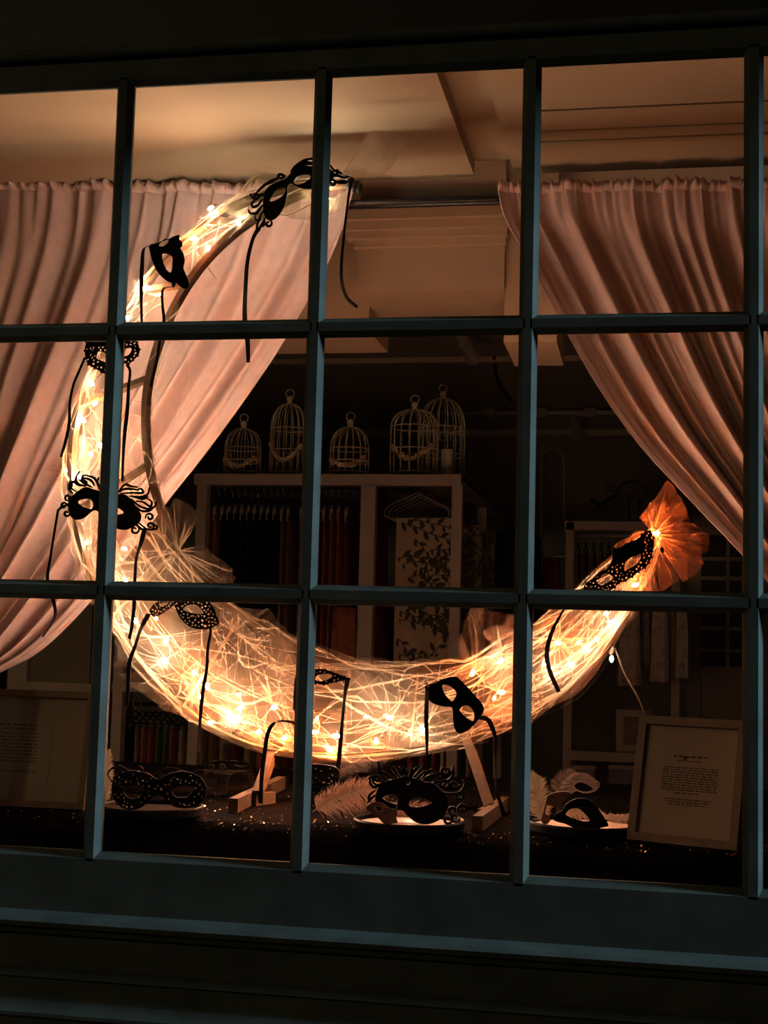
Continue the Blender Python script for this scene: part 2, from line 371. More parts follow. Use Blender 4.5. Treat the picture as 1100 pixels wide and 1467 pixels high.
curtain('curtain', 'dimmer blush curtain on the side of the framed notice with a slanted oak frame', 1,
        [(713, 280), (722, 315), (748, 360), (800, 458), (858, 560), (915, 640), (975, 706), (1030, 764), (1066, 802), (1100, 838), (1160, 905), (1230, 985)], 1270, 0, 11)
rd = thing('curtain_rod', 'thin black curtain rod spanning the gap between both curtains', 'curtain rod', at(600, 286, YC))
ra, rb = at(-190, 288, YC), at(1270, 288, YC); zr = at(615, 285, YC).z
mb = MB(); mb.tube([(ra.x-0.1, YC+0.012, zr), (rb.x+0.1, YC+0.012, zr)], 0.0075, 12); mb.build('pole', 'rod', rd, smooth=True)
mb = MB(); mb.tube([(ra.x+1.05, YC+0.024, zr-0.004), (rb.x, YC+0.024, zr-0.004)], 0.0065, 10); mb.build('inner_pole', 'rod', rd, smooth=True)

# ================================================================== TABLE AND CLOTH
ZTB = -0.625
tb = thing('display_table', 'low display table hidden under the black sequined cloth', 'table', (0, 0.5, -1.9))
MB().box(-1.6, 1.6, 0.16, 1.18, ZTB-0.05, ZTB-0.012).build('tabletop', 'floor', tb)
for x in (-1.5, 1.5):
    for y in (0.22, 1.12): MB().box(x-0.03, x+0.03, y-0.03, y+0.03, -1.9, ZTB-0.05).build('leg', 'floor', tb)
tc_ = thing('tablecloth', 'black sequined cloth covering the display table in the window', 'tablecloth', (0, 0.6, ZTB-0.01))
prof_c = [(1.22, ZTB-0.25), (1.215, ZTB-0.05), (1.19, ZTB-0.006), (1.16, ZTB), (0.9, ZTB), (0.6, ZTB), (0.35, ZTB), (0.20, ZTB), (0.165, ZTB-0.004), (0.14, ZTB-0.018), (0.132, ZTB-0.05), (0.128, ZTB-0.30)]
PC = cr([(0, y, z) for y, z in prof_c], 90)
def cpt(u, v):
    k = v*89; i = min(int(k), 88); p = PC[i].lerp(PC[i+1], k-i); x = -1.65+3.3*u
    drop = max(0.0, (ZTB-p.z)/0.3)
    return Vector((x, p.y - (0.012*math.sin(x*23)+0.008*math.sin(x*41+1))*min(1, drop*3), p.z + 0.0015*noise.noise(Vector((x*9, p.y*9, 0)))))
mb = MB(); mb.grid(cpt, 160, 90); mb.build('cloth', 'cloth', tc_, smooth=True)
mb = MB(); rnd = random.Random(5)
for k in range(3600):
    u = rnd.uniform(0.02, 0.98); v = rnd.uniform(0.22, 0.80)
    p = cpt(u, v); q1 = cpt(u+0.002, v)-p; q2 = cpt(u, v+0.004)-p; n = q1.cross(q2).normalized()
    if n.z < 0 and abs(n.y) < 0.5: n = -n
    if n.y > 0.3: n = -n
    n = (n + Vector((rnd.gauss(0, .40), rnd.gauss(-.25, .40), rnd.gauss(0, .2)))).normalized()
    a = n.orthogonal().normalized(); b = n.cross(a); r = rnd.uniform(0.0013, 0.0024); c = p+n*0.0016
    mb.add([c+(a*math.cos(t*PI/2.5)+b*math.sin(t*PI/2.5))*r for t in range(5)], [(0, 1, 2, 3, 4)])
so = mb.build('sequin', 'sequin', tc_); so['kind'] = 'stuff'

# ================================================================== CRESCENT MOON FRAME
YM = 0.52
OUT = [(508, 262), (420, 268), (330, 300), (240, 370), (172, 460), (122, 560), (104, 640), (108, 740), (140, 850), (192, 942), (270, 1022), (370, 1072), (480, 1083), (600, 1073), (720, 1046), (820, 985), (890, 900), (930, 825), (946, 760)]
INN = [(508, 262), (440, 275), (363, 314), (300, 368), (254, 433), (222, 510), (209, 588), (217, 684), (251, 776), (310, 850), (400, 917), (500, 955), (600, 960), (700, 936), (790, 884), (870, 820), (946, 760)]
NS = 200
CO = cr([at(x, y, YM) for x, y in OUT], NS); CI = cr([at(x, y, YM) for x, y in INN], NS)
def resample(P, n):
    L = [0]
    for a, b in zip(P, P[1:]): L.append(L[-1]+(b-a).length)
    out = []; k = 0
    for i in range(n):
        t = L[-1]*i/(n-1)
        while k < len(P)-2 and L[k+1] < t: k += 1
        out.append(P[k].lerp(P[k+1], (t-L[k])/max(1e-9, L[k+1]-L[k])))
    return out
CO = resample(CO, NS); CI = resample(CI, NS)
mf = thing('crescent_moon_frame', 'pine crescent moon frame wrapped in tulle standing on two feet', 'decoration', atz(515, 1150, ZTB))
def rim(name, P):
    mb = MB(); m = len(P); vs = []
    for i, p in enumerate(P):
        d = (P[min(i+1, m-1)]-P[max(i-1, 0)]).normalized(); n = d.cross(Vector((0, 1, 0))).normalized()
        for a, b in ((-1, -1), (1, -1), (1, 1), (-1, 1)): vs.append(p+n*a*0.0055+Vector((0, b*0.014, 0)))
    fs = [(i*4+k, i*4+(k+1) % 4, i*4+4+(k+1) % 4, i*4+4+k) for i in range(m-1) for k in range(4)]
    mb.add(vs, fs+[(0, 1, 2, 3), (m*4-4, m*4-3, m*4-2, m*4-1)]); recalc(mb.build(name, 'wood', mf))
rim('outer_rim', CO); rim('inner_rim', CI)
for s in (0.12, 0.2, 0.3, 0.385, 0.47, 0.56, 0.65, 0.74, 0.84):
    i = int(s*(NS-1)); MB().beam(CO[i], CI[i], 0.011, 0.024, up=(0, 1, 0)).build('spacer', 'wood', mf)
# two feet: leg + foot bar + heel block
def foot(top, bot, fa, fb, ha, hb):
    t = at(*top, YM); b = atz(*bot, ZTB+0.02); b.y = max(b.y, 0.3)
    lg = MB().beam(t, b, 0.016, 0.024, up=(0, 1, 0)).build('leg', 'wood', mf)
    a, c = atz(*fa, ZTB+0.014), atz(*fb, ZTB+0.014)
    MB().beam(a, c, 0.018, 0.026).build('foot', 'wood', mf)
    a, c = atz(*ha, ZTB+0.012), atz(*hb, ZTB+0.012)
    MB().beam(a, c, 0.016, 0.022).build('foot_block', 'wood', mf)
foot((390, 1080), (368, 1140), (334, 1154), (403, 1121), (362, 1146), (390, 1142))
foot((668, 1055), (702, 1158), (684, 1180), (724, 1150), (690, 1168), (706, 1160))

# ================================================================== TULLE
def wpt(s, t, seed=0.0, grow=1.0):
    k = s*(NS-1); i = min(int(k), NS-2); f = k-i
    o = CO[i].lerp(CO[i+1], f); n = CI[i].lerp(CI[i+1], f)
    ax = (o-n); ln = ax.length; ax = ax.normalized() if ln > 1e-6 else Vector((0, 0, 1))
    mid = (o+n)*0.5; h = ln*0.5*grow+0.014
    ca, sa = math.cos(t), math.sin(t)
    d = 0.072*min(1.0, 0.35+4.0*ln)
    p = mid + ax*(h*ca) + Vector((0, d*sa, 0))
    q = Vector((s*9, ca*1.2+seed, sa*1.2))
    r1 = noise.noise(q*1.0)*0.022; r2 = abs(noise.noise(q*2.6+Vector((3, 1, 0))))*0.028; r3 = noise.noise(Vector((s*34, ca*3+seed, sa*3)))*0.008
    rad = (ax*ca+Vector((0, sa, 0))).normalized()
    return p + rad*((r1+r2+r3-0.006)*min(1, 6*ln+0.2))
def crease_strips(mb, n, s0, s1, rnd, seed, wid=(0.0010, 0.0050)):
    for _ in range(n):
        s = rnd.uniform(s0, s1); t = rnd.uniform(PI*1.0, PI*2.0); ds = rnd.gauss(0, 0.11); dt = rnd.gauss(0, 0.7)
        wmax = rnd.uniform(*wid); bow = rnd.gauss(0, 0.3)
        pts = []
        for k in range(9):
            f = k/8; ss = min(0.995, max(0.005, s+ds*f)); tt = t+dt*f+bow*math.sin(PI*f)
            p = wpt(ss, tt, seed); pts.append(p+Vector((0, -0.003*math.sin(PI*f), 0)))
        mb.strip(pts, lambda f, w=wmax: w*(0.25+math.sin(PI*f)), Vector((0.3, 0.2, 1)), th=0.0004)
rnd = random.Random(21)
tw = thing('tulle_wrap', 'cream tulle netting wound around the crescent moon frame', 'fabric', CO[NS//2], group=None)
mb = MB(); mb.grid(lambda t, s: wpt(0.02+0.965*s, 2*PI*t, 0.0), 44, 330, closed_u=True); mb.build('net', 'tulle', tw, smooth=True)
# flat folded layers: crisp-edged triangles of netting lapped over one another
mb = MB(); eb = MB(); r_ = random.Random(77)
for q in range(64):
    s_ = 0.345+0.61*(q+r_.random())/64; t_ = r_.uniform(PI*1.05, PI*1.95); K = []
    for v in range(3):
        a_ = r_.uniform(0, 0.8)+v*2*PI/3; K.append((min(0.985, max(0.3, s_+0.062*r_.uniform(0.6, 1.5)*math.cos(a_))), t_+1.0*r_.uniform(0.6, 1.5)*math.sin(a_)))
    V = [wpt(a_, min(2*PI*0.995, max(PI*1.005, b_)), 0.0)+Vector((0, r_.uniform(-0.006, 0.02), 0)) for a_, b_ in K]
    n = 7; ix = {}
    vs = []
    for i in range(n+1):
        for j in range(n+1-i):
            ix[i, j] = len(vs); p_ = V[0]+(V[1]-V[0])*(i/n)+(V[2]-V[0])*(j/n)
            vs.append(p_+Vector((0, 0.010*noise.noise(p_*14), 0.004*noise.noise(p_*17+Vector((5, 5, 5))))))
    fs = []
    for i in range(n):
        for j in range(n-i):
            fs.append((ix[i, j], ix[i+1, j], ix[i, j+1]))
            if j < n-i-1: fs.append((ix[i+1, j], ix[i+1, j+1], ix[i, j+1]))
    mb.add(vs, fs)
    for path in ([ix[i, 0] for i in range(n+1)], [ix[0, j] for j in range(n+1)], [ix[i, n-i] for i in range(n+1)]):
        eb.strip([vs[k_]+Vector((0, -0.0012, 0)) for k_ in path], r_.uniform(0.0007, 0.0016), Vector((0.3, 0.1, 1)), th=0.0004)
fo = mb.build('folded_layer', 'tulle_f', tw, smooth=True); fo['kind'] = 'stuff'
fo = eb.build('fold_edge', 'crease', tw); fo['kind'] = 'stuff'
mb = MB(); crease_strips(mb, 130, 0.36, 0.97, rnd, 0.0); crease_strips(mb, 30, 0.03, 0.36, rnd, 0.0); cs = mb.build('crease', 'crease', tw); cs['kind'] = 'stuff'

def fan(mb, mbc, node, tips, Y, rnd, pleats=5, amp=0.016, y1=None, ncr=10, nt=46, nr=14, spread=0.004):
    N0 = at(*node, Y); yy = Y if y1 is None else y1
    T = cr([at(tx, ty, yy) for tx, ty in tips], nt); ph = rnd.uniform(0, 6.28); sd = rnd.uniform(0, 50)
    ax = (T[-1]-T[0]).normalized()
    def g(u, r):
        k = u*(nt-1); i = min(int(k), nt-2); t = T[i].lerp(T[i+1], k-i)
        p = (N0+ax*(u-0.5)*spread).lerp(t, r)
        w = math.sin(2*PI*pleats*u+ph)+0.5*math.sin(2*PI*pleats*2.3*u+ph*2)
        p.y += amp*w*(r**0.8) + 0.012*noise.noise(Vector((u*4, r*3, sd)))
        p.z += 0.006*noise.noise(Vector((u*5, r*4, sd+9)))*r
        return p
    mb.grid(g, nt, nr)
    for _ in range((ncr+1)//2):
        u = rnd.uniform(0.02, 0.98); r1 = rnd.uniform(0.5, 1.0); du = rnd.gauss(0, 0.05)
        pts = [g(min(1, max(0, u+du*f)), 0.04+(r1-0.04)*f)+Vector((0, -0.002, 0)) for f in [k/7 for k in range(8)]]
        ww = rnd.uniform(0.0008, 0.0034)
        mbc.strip(pts, lambda f, ww=ww: ww*(0.4+math.sin(PI*f)), Vector((1, 0.2, 0.5)), th=0.0004)
def tulle_piece(name, label, mt, mc, fans, seed):
    r = random.Random(seed); root = thing(name, label, 'fabric', at(*fans[0][0], fans[0][2])); a = MB(); b = MB()
    for fa in fans: fan(a, b, *fa[:3], r, **(fa[3] if len(fa) > 3 else {}))
    a.build('net', mt, root, smooth=True)
    if b.v: o = b.build('crease', mc, root); o['kind'] = 'stuff'
    return root
tulle_piece('tulle_bow', 'glowing orange tulle bow fanning out at the lower tip of the moon', 'tulle_b', 'crease_o', [
    ((936, 764), [(915, 740), (938, 715), (956, 690), (975, 712), (988, 742)], 0.50, dict(pleats=3, ncr=9)),
    ((936, 766), [(962, 750), (990, 748), (1014, 768), (1012, 790), (992, 800)], 0.50, dict(pleats=4, ncr=12)),
    ((936, 770), [(1004, 795), (1008, 808), (996, 822), (978, 834)], 0.50, dict(pleats=2, ncr=6, amp=0.01)),
    ((938, 775), [(972, 830), (965, 836), (952, 845), (945, 850)], 0.50, dict(pleats=2, ncr=5, amp=0.008)),
    ((925, 790), [(945, 848), (925, 858), (900, 850), (885, 835)], 0.49, dict(pleats=3, ncr=8, amp=0.012)),
    ((880, 800), [(880, 780), (900, 768), (925, 760), (936, 766)], 0.52, dict(pleats=2, ncr=4, amp=0.006))], 3)
tulle_piece('tulle_swathe', 'orange tulle gathered around bulbs between the plain mask and the bow', 'tulle_o', 'crease_o', [
    ((799, 921), [(740, 960), (748, 910), (770, 893), (806, 866), (840, 866), (862, 880)], 0.435, dict(pleats=5, ncr=16)),
    ((799, 921), [(862, 880), (870, 920), (850, 970), (815, 1000), (775, 1008), (745, 985)], 0.435, dict(pleats=5, ncr=18)),
    ((905, 850), [(870, 868), (880, 905), (900, 890), (935, 845), (940, 800), (915, 800)], 0.445, dict(pleats=4, ncr=10))], 4)
tulle_piece('tulle_peak', 'pointed flap of tulle standing up above the plain black mask', 'tulle_pk', 'crease', [
    ((680, 962), [(658, 935), (662, 900), (674, 872), (705, 876), (742, 886), (748, 925), (742, 955)], 0.50, dict(pleats=3, ncr=12, amp=0.02)),
    ((718, 947), [(690, 905), (715, 895), (745, 910), (750, 960), (720, 985), (690, 975)], 0.445, dict(pleats=3, ncr=10, amp=0.015)),
    ((718, 992), [(690, 975), (715, 965), (745, 970), (755, 1010), (725, 1035), (690, 1020)], 0.435, dict(pleats=3, ncr=10, amp=0.015))], 5)
tulle_piece('tulle_knot', 'knotted cream tulle spreading from the inner rim above the round lace mask', 'tulle_k', 'crease_f', [
    ((255, 790), [(232, 745), (248, 715), (268, 722), (282, 735), (262, 765)], 0.48, dict(pleats=3, ncr=10, amp=0.012)),
    ((255, 790), [(285, 780), (320, 805), (338, 828), (318, 838), (290, 832)], 0.48, dict(pleats=3, ncr=12, amp=0.014)),
    ((255, 792), [(290, 835), (255, 850), (215, 838), (185, 828), (190, 800), (225, 785)], 0.445, dict(pleats=5, ncr=18, amp=0.014)),
    ((335, 905), [(300, 890), (330, 872), (372, 872), (395, 880), (425, 950), (390, 970)], 0.445, dict(pleats=4, ncr=16, amp=0.02)),
    ((393, 1013), [(350, 960), (385, 935), (425, 940), (440, 985), (430, 1040)], 0.435, dict(pleats=5, ncr=18, amp=0.012)),
    ((260, 960), [(165, 955), (170, 915), (200, 880), (240, 880), (300, 930)], 0.435, dict(pleats=4, ncr=18, amp=0.014)),
    ((260, 962), [(300, 935), (350, 990), (340, 1040), (290, 1035), (225, 1010), (170, 965)], 0.435, dict(pleats=5, ncr=20, amp=0.012)),
    ((430, 1080), [(300, 1015), (330, 985), (400, 990), (450, 1030)], 0.435, dict(pleats=4, ncr=14, amp=0.01)),
    ((560, 1030), [(480, 960), (560, 955), (640, 965), (660, 1030), (640, 1065), (560, 1072), (490, 1078), (455, 1050)], 0.435, dict(pleats=7, ncr=30, amp=0.012))], 6)
tulle_piece('tulle_puff', 'yellow puff of tulle behind the silhouetted mask at the upper tip of the moon', 'tulle_y', 'crease', [
    ((318, 302), [(340, 280), (365, 252), (392, 243), (420, 262), (425, 300), (375, 318), (345, 312)], 0.50, dict(pleats=2, ncr=3, amp=0.012)),
    ((470, 285), [(410, 262), (402, 300), (425, 312), (470, 310), (490, 300), (500, 275)], 0.50, dict(pleats=2, ncr=3, amp=0.008))], 8)
tulle_piece('tulle_tail', 'taupe tulle tail poking up past the end of the upper moon tip', 'tulle_d', 'crease', [
    ((490, 250), [(515, 212), (536, 190), (575, 194), (576, 216), (560, 240), (530, 252)], 0.39, dict(pleats=2, ncr=0, amp=0.01))], 9)
tulle_piece('tulle_frill', 'peach tulle frill gathered beside the cat mask with its long nose', 'tulle_o', 'crease', [
    ((318, 308), [(270, 300), (262, 330), (268, 372), (300, 372), (318, 350), (322, 325)], 0.50, dict(pleats=4, ncr=8, amp=0.010)),
    ((279, 342), [(255, 330), (262, 380), (270, 402), (290, 385)], 0.50, dict(pleats=2, ncr=5, amp=0.01))], 10)
tulle_piece('tulle_drape', 'pale peach sheer tulle hanging loosely below the cat mask', 'tulle_p', 'crease', [
    ((280, 360), [(188, 345), (188, 400), (186, 452), (235, 452), (290, 412), (322, 405), (320, 345)], 0.54, dict(pleats=4, ncr=4, amp=0.012)),
    ((208, 420), [(186, 390), (186, 455), (215, 458), (245, 440), (240, 400)], 0.48, dict(pleats=3, ncr=5, amp=0.01)),
    ((205, 600), [(215, 490), (262, 480), (268, 545), (250, 600), (232, 640)], 0.56, dict(pleats=3, ncr=3, amp=0.01))], 12)
tulle_piece('tulle_veil', 'sheer tulle veil trailing past the large baroque mask over the curtain', 'tulle_p', 'crease', [
    ((120, 680), [(60, 660), (45, 672), (62, 690), (95, 690)], 0.55, dict(pleats=3, ncr=5, amp=0.006)),
    ((150, 720), [(62, 770), (55, 800), (90, 815), (140, 830), (185, 820)], 0.56, dict(pleats=5, ncr=8, amp=0.012)),
    ((131, 549), [(96, 525), (150, 500), (170, 545), (160, 610), (118, 620), (105, 580)], 0.445, dict(pleats=4, ncr=7, amp=0.012)),
    ((145, 640), [(110, 600), (160, 590), (178, 640), (170, 690), (110, 700), (96, 660)], 0.445, dict(pleats=4, ncr=8, amp=0.012)),
    ((165, 800), [(125, 760), (170, 745), (205, 780), (200, 850), (165, 900), (140, 850)], 0.445, dict(pleats=5, ncr=10, amp=0.012))], 13)

# ================================================================== FAIRY LIGHTS
WB = [(463, 283), (302, 298), (341, 320), (298, 356), (208, 413), (183, 456), (131, 549), (119, 602), (144, 638), (114, 683), (125, 777), (180, 834), (194, 889), (238, 918), (237, 946), (297, 983), (343, 995), (335, 1029), (393, 1013), (482, 1054), (525, 1027), (557, 1028), (605, 1045), (717, 947), (780, 952), (787, 957), (841, 930), (818, 952), (878, 891), (868, 879)]
OB = [(279, 342), (228, 422), (136, 578), (130, 651), (98, 674), (178, 786), (224, 886), (278, 964), (287, 998), (344, 1014), (301, 1035), (371, 1049), (408, 1057), (454, 1029), (451, 1049), (472, 1074), (539, 1062), (583, 1069), (677, 964), (718, 992), (708, 1000), (799, 921), (829, 920), (854, 916), (910, 838), (940, 764)]
def light_string(name, label, spots, mt, seed, strong):
    r = random.Random(seed); P = [at(x, y, 0.475 if x > 930 else r.uniform(0.495, 0.53)) for x, y in spots]
    root = thing(name, label, 'fairy lights', P[0])
    way = []
    for a, b in zip(P, P[1:]):
        way.append(a); L = (b-a).length
        for f in (0.33, 0.66): way.append(a.lerp(b, f)+Vector((r.uniform(-1, 1)*0.10*L, 0.02, r.uniform(-1, 1)*0.10*L-0.01)))
    way.append(P[-1])
    MB().tube(cr(way, len(way)*4), 0.0011, 5).build('wire', 'wire', root, smooth=True)
    small = {(841, 930), (818, 952), (787, 957), (868, 879), (829, 920), (854, 916), (780, 952), (228, 422), (125, 777), (343, 995), (525, 1027), (708, 1000), (224, 886), (454, 1029)}
    for sp, p in zip(spots, P):
        k = 0.65 if sp in small else 1.0
        ang = r.uniform(0, 6.28); d = Vector((math.cos(ang), -0.4, math.sin(ang))).normalized()
        mb = MB(); prf = [(0.0, -0.006), (0.0026, -0.005), (0.0036, -0.001), (0.0032, 0.003), (0.0016, 0.006), (0.0, 0.0075)]
        q = d.to_track_quat('Z', 'Y'); n = 8; vs = []; fs = []
        for rr, h in prf:
            vs += [p+q @ Vector((rr*k*math.cos(2*PI*j/n), rr*k*math.sin(2*PI*j/n), h*k)) for j in range(n)]
        fs = [(i*n+j, i*n+(j+1) % n, i*n+n+(j+1) % n, i*n+n+j) for i in range(len(prf)-1) for j in range(n)]
        mb.add(vs, fs); b = mb.build('bulb', mt, root, smooth=True, off=p); b.location = p-root.location
        mb = MB(); mb.tube([p-d*0.006*k, p-d*0.015*k], 0.0024, 6); mb.build('socket', 'wire', b, off=p)
light_string('fairy_light_string', 'string of warm white fairy lights threaded through the moon tulle', WB, 'bulb_w', 31, 1)
light_string('fairy_light_string', 'string of orange fairy lights threaded through the moon tulle', OB, 'bulb_o', 32, 1)

# ================================================================== MASKS
def crop(x0, y0, s, pts): return [(x0+x*s, y0+y*s) for x, y in pts]
def smooth_loop(P, per=3):
    n = len(P); out = []
    for i in range(n):
        a, b, c, d = [Vector((*P[(i+k) % n], 0)) for k in (-1, 0, 1, 2)]
        for j in range(per):
            u = j/per
            q = 0.5*((2*b)+(c-a)*u+(2*a-5*b+4*c-d)*u*u+(3*b-a-3*c+d)*u**3); out.append((q.x, q.y))
    return out
def inside(p, poly):
    x, y = p; r = False; n = len(poly)
    for i in range(n):
        x1, y1 = poly[i]; x2, y2 = poly[i-1]
        if (y1 > y) != (y2 > y) and x < (x2-x1)*(y-y1)/(y2-y1)+x1: r = not r
    return r
def pdist(p, poly):
    b = 1e9; x, y = p
    for i in range(len(poly)):
        x1, y1 = poly[i-1]; x2, y2 = poly[i]; dx, dy = x2-x1, y2-y1; L = dx*dx+dy*dy
        t = 0 if L == 0 else max(0, min(1, ((x-x1)*dx+(y-y1)*dy)/L))
        b = min(b, math.hypot(x-x1-t*dx, y-y1-t*dy))
    return b
def lace_holes(poly, eyes, rnd, n, size, gap, region=None):
    xs = [p[0] for p in poly]; ys = [p[1] for p in poly]; H = []
    for _ in range(n*40):
        if len(H) >= n: break
        p = (rnd.uniform(min(xs), max(xs)), rnd.uniform(min(ys), max(ys))); r = size*rnd.uniform(0.65, 1.15)
        if region and not region(p): continue
        if not inside(p, poly) or pdist(p, poly) < r+gap: continue
        if any(inside(p, e) or pdist(p, e) < r+gap for e in eyes): continue
        if any(math.hypot(p[0]-q[0], p[1]-q[1]) < r+q[2]+gap*0.7 for q in H): continue
        H.append((p[0], p[1], r))
    out = []
    for x, y, r in H:
        a = rnd.uniform(0, PI); e = rnd.uniform(0.45, 0.8)
        out.append([(x+r*math.cos(t)*math.cos(a)-r*e*math.sin(t)*math.sin(a), y+r*math.cos(t)*math.sin(a)+r*e*math.sin(t)*math.cos(a)) for t in [k*PI/3.5 for k in range(7)]])
    return out
class Mask:
    """a face mask standing at its own place: traced front, real thickness, curved like a face"""
    def __init__(s, name, label, centre, Y, m='black', bend=1.6, thick=0.0028, group=None, cat='mask'):
        s.o = at(*centre, Y); s.c = centre; s.sc = scale_at(s.o); s.bend = bend; s.th = thick; s.m = m
        s.root = local(thing(name, label, cat, s.o, group))
        s.root.rotation_euler = Matrix(((RT.x, FWD.x, UP.x), (RT.y, FWD.y, UP.y), (RT.z, FWD.z, UP.z))).to_euler()
    def L(s, p, d=0.0):
        x = (p[0]-s.c[0])*s.sc; z = -(p[1]-s.c[1])*s.sc
        return Vector((x, s.bend*x*x+0.5*s.bend*z*z+d, z))
    def body(s, outline, holes=(), name='face', m=None, per=3, th=None, raw_holes=()):
        loops = [smooth_loop(outline, per) if per > 1 else list(outline)] + [smooth_loop(h, 3) for h in holes] + [list(h) for h in raw_holes]
        flat = [p for l in loops for p in l]; n = len(flat); th = th or s.th
        tris = tessellate_polygon([[Vector((x, y, 0)) for x, y in l] for l in loops])
        vs = [s.L(p) for p in flat]+[s.L(p, th) for p in flat]
        fs = [tuple(t) for t in tris]+[tuple(i+n for i in t[::-1]) for t in tris]
        k = 0
        for l in loops:
            m_ = len(l); fs += [(k+i, k+(i+1) % m_, n+k+(i+1) % m_, n+k+i) for i in range(m_)]; k += m_
        return recalc(MB().add(vs, fs).build(name, m or s.m, s.root))
    def scroll(s, curves, r=2.1, name='scrollwork', m=None, d=0.001):
        for sd in (0, 1):
            mb = MB()
            for c in curves:
                if (sum(p[0] for p in c)/len(c) > s.c[0]) != bool(sd): continue
                P = [s.L(p, d) for p in c]; mb.tube(cr(P, max(8, len(P)*5)) if len(P) > 2 else P, lambda f: r*s.sc*(1.0-0.45*abs(2*f-1)), 6)
            if mb.v: mb.build(name, m or s.m, s.root, smooth=True)['kind'] = 'stuff'
    def beads(s, pts, r, name='bead_edging', m=None):
        mb = MB()
        for p in pts: mb.ball(s.L(p), r*s.sc, n=8, m=5)
        return mb.build(name, m or s.m, s.root, smooth=True)
    def ribbon(s, pts, wd=6.5, m='ribbon', front=-0.006):
        P = [s.L(pts[0], 0.0)]
        for p in pts[1:]:
            if isinstance(p, Vector): w_ = p-s.o; P.append(Vector((w_.dot(RT), w_.dot(FWD), w_.dot(UP)))); continue
            q = s.L(p); P.append(Vector((q.x, front if q.y > front else q.y, q.z)))
        P = cr(P, len(P)*6); ph = random.uniform(0, 6)
        return MB().strip(P, lambda f: 1.3*wd*s.sc*(0.8+0.2*math.cos(7*f+ph)), lambda f: Vector((1, 0.8*math.sin(5*f+ph), 0.35)), th=0.0007).build('ribbon', m, s.root)
def rest(root, z):                                      # let a thing down (or up) until its lowest point stands at height z
    bpy.context.view_layer.update()
    zs = [(m.matrix_world @ v.co).z for m in root.children_recursive if m.type == 'MESH' for v in m.data.vertices]
    root.location.z += z-min(zs); return root
def spiral(x, y, r, turns=1.3, a0=0.0, sg=1, r1=0.25):
    n = 16; return [(x+r*(1-(1-r1)*k/n)*math.cos(a0+sg*2*PI*turns*k/n), y+r*(1-(1-r1)*k/n)*math.sin(a0+sg*2*PI*turns*k/n)) for k in range(n+1)]

YK = 0.392     # masks hang on the front of the tulle
# --- upper tip
c = lambda p: crop(340, 210, 0.1727, p)
k = Mask('masquerade_mask', 'black scrolled mask with trailing ribbons at the upper moon tip', (430, 272), YK, bend=1.0)
k.body(c([(230, 360), (210, 450), (215, 540), (245, 600), (290, 605), (340, 570), (385, 500), (410, 410), (415, 340), (440, 305), (475, 320), (530, 345), (600, 352), (690, 345), (760, 300), (800, 240), (780, 190), (700, 150), (620, 160), (540, 160), (470, 195), (430, 230), (400, 265), (330, 290), (270, 320)]),
       [c([(268, 450), (285, 410), (320, 360), (370, 338), (398, 345), (390, 385), (355, 420), (310, 445)]), c([(470, 290), (490, 255), (540, 235), (600, 235), (600, 265), (560, 295), (515, 315), (480, 310)])])
k.scroll([c(q) for q in ([(230, 400), (190, 400), (150, 390), (120, 420), (105, 380)], [(215, 380), (190, 400), (150, 430), (115, 410), (100, 380)], [(205, 430), (165, 480), (125, 490), (115, 460), (140, 440)], [(210, 480), (190, 500), (150, 545), (100, 540), (85, 510)], [(220, 520), (190, 560), (180, 600), (150, 600), (140, 560)], [(230, 580), (190, 650), (165, 690), (160, 640), (190, 590)], [(225, 600), (215, 640), (200, 660)], spiral(255, 632, 32, 1.1, -1.4), [(150, 380), (200, 330), (270, 285), (330, 262), (360, 225), (400, 245)], [(160, 370), (230, 310), (300, 290)], [(440, 210), (480, 160), (550, 115), (620, 95), (640, 75)], [(460, 200), (500, 165), (560, 130), (620, 130)], [(480, 190), (540, 150), (620, 145)], [(770, 150), (800, 190), (850, 210), (900, 235), (930, 240)], [(780, 245), (830, 235), (880, 250), (920, 240)], [(790, 205), (830, 190), (822, 222), (780, 222)], spiral(785, 300, 34, 1.2, 2.6), [(330, 240), (350, 225), (385, 245), (360, 262), (330, 240)])], 2.4)
k.ribbon([(368, 328), (362, 345), (355, 375), (352, 415), (351, 455), (355, 490), (356, 520)])
k.ribbon([(504, 252), (499, 285), (492, 345), (489, 395), (496, 425), (512, 441)], 4.5)
mb = MB(); e0 = at(498, 264, 0.50); e1 = at(518, 271, 0.50); d_ = (e1-e0).normalized()
en = thing('clamp', 'small black ribbed clamp gripping the upper end of the moon frame', 'clamp', e0)
mb.tube([e0, e1], 0.0075, 10); mb.build('barrel', 'dark', en, smooth=True)
for f in (0.15, 0.5, 0.85):
    q = e0.lerp(e1, f); MB().tube([q-d_*0.002, q+d_*0.002], 0.0115, 10).build('collar', 'dark', en)
# --- cat profile mask
c = lambda p: crop(180, 200, 0.1908, p)
k = Mask('cat_mask', 'plain black cat mask turned sideways with a long pointed nose', (241, 372), YK, m='velvet', bend=2.0)
k.body(c([(175, 790), (250, 770), (320, 745), (355, 725), (405, 712), (400, 745), (420, 765), (425, 795), (410, 815), (435, 860), (440, 920), (432, 960), (450, 1010), (470, 1060), (468, 1105), (430, 1115), (400, 1095), (380, 1075), (340, 1075), (280, 1040), (230, 980), (195, 900), (180, 840)]),
       [c([(272, 860), (320, 860), (350, 885), (350, 930), (340, 995), (310, 980), (285, 930)]), c([(250, 785), (290, 745), (315, 747), (318, 770), (285, 798), (257, 800)])])
k.ribbon(c([(185, 795), (140, 825), (127, 950), (120, 1150), (125, 1365), (128, 1440)]), 5)
k.ribbon(c([(365, 1070), (352, 1108), (300, 1112), (278, 1150), (280, 1250), (290, 1365), (262, 1500), (240, 1640), (190, 1860)]), 4.5)
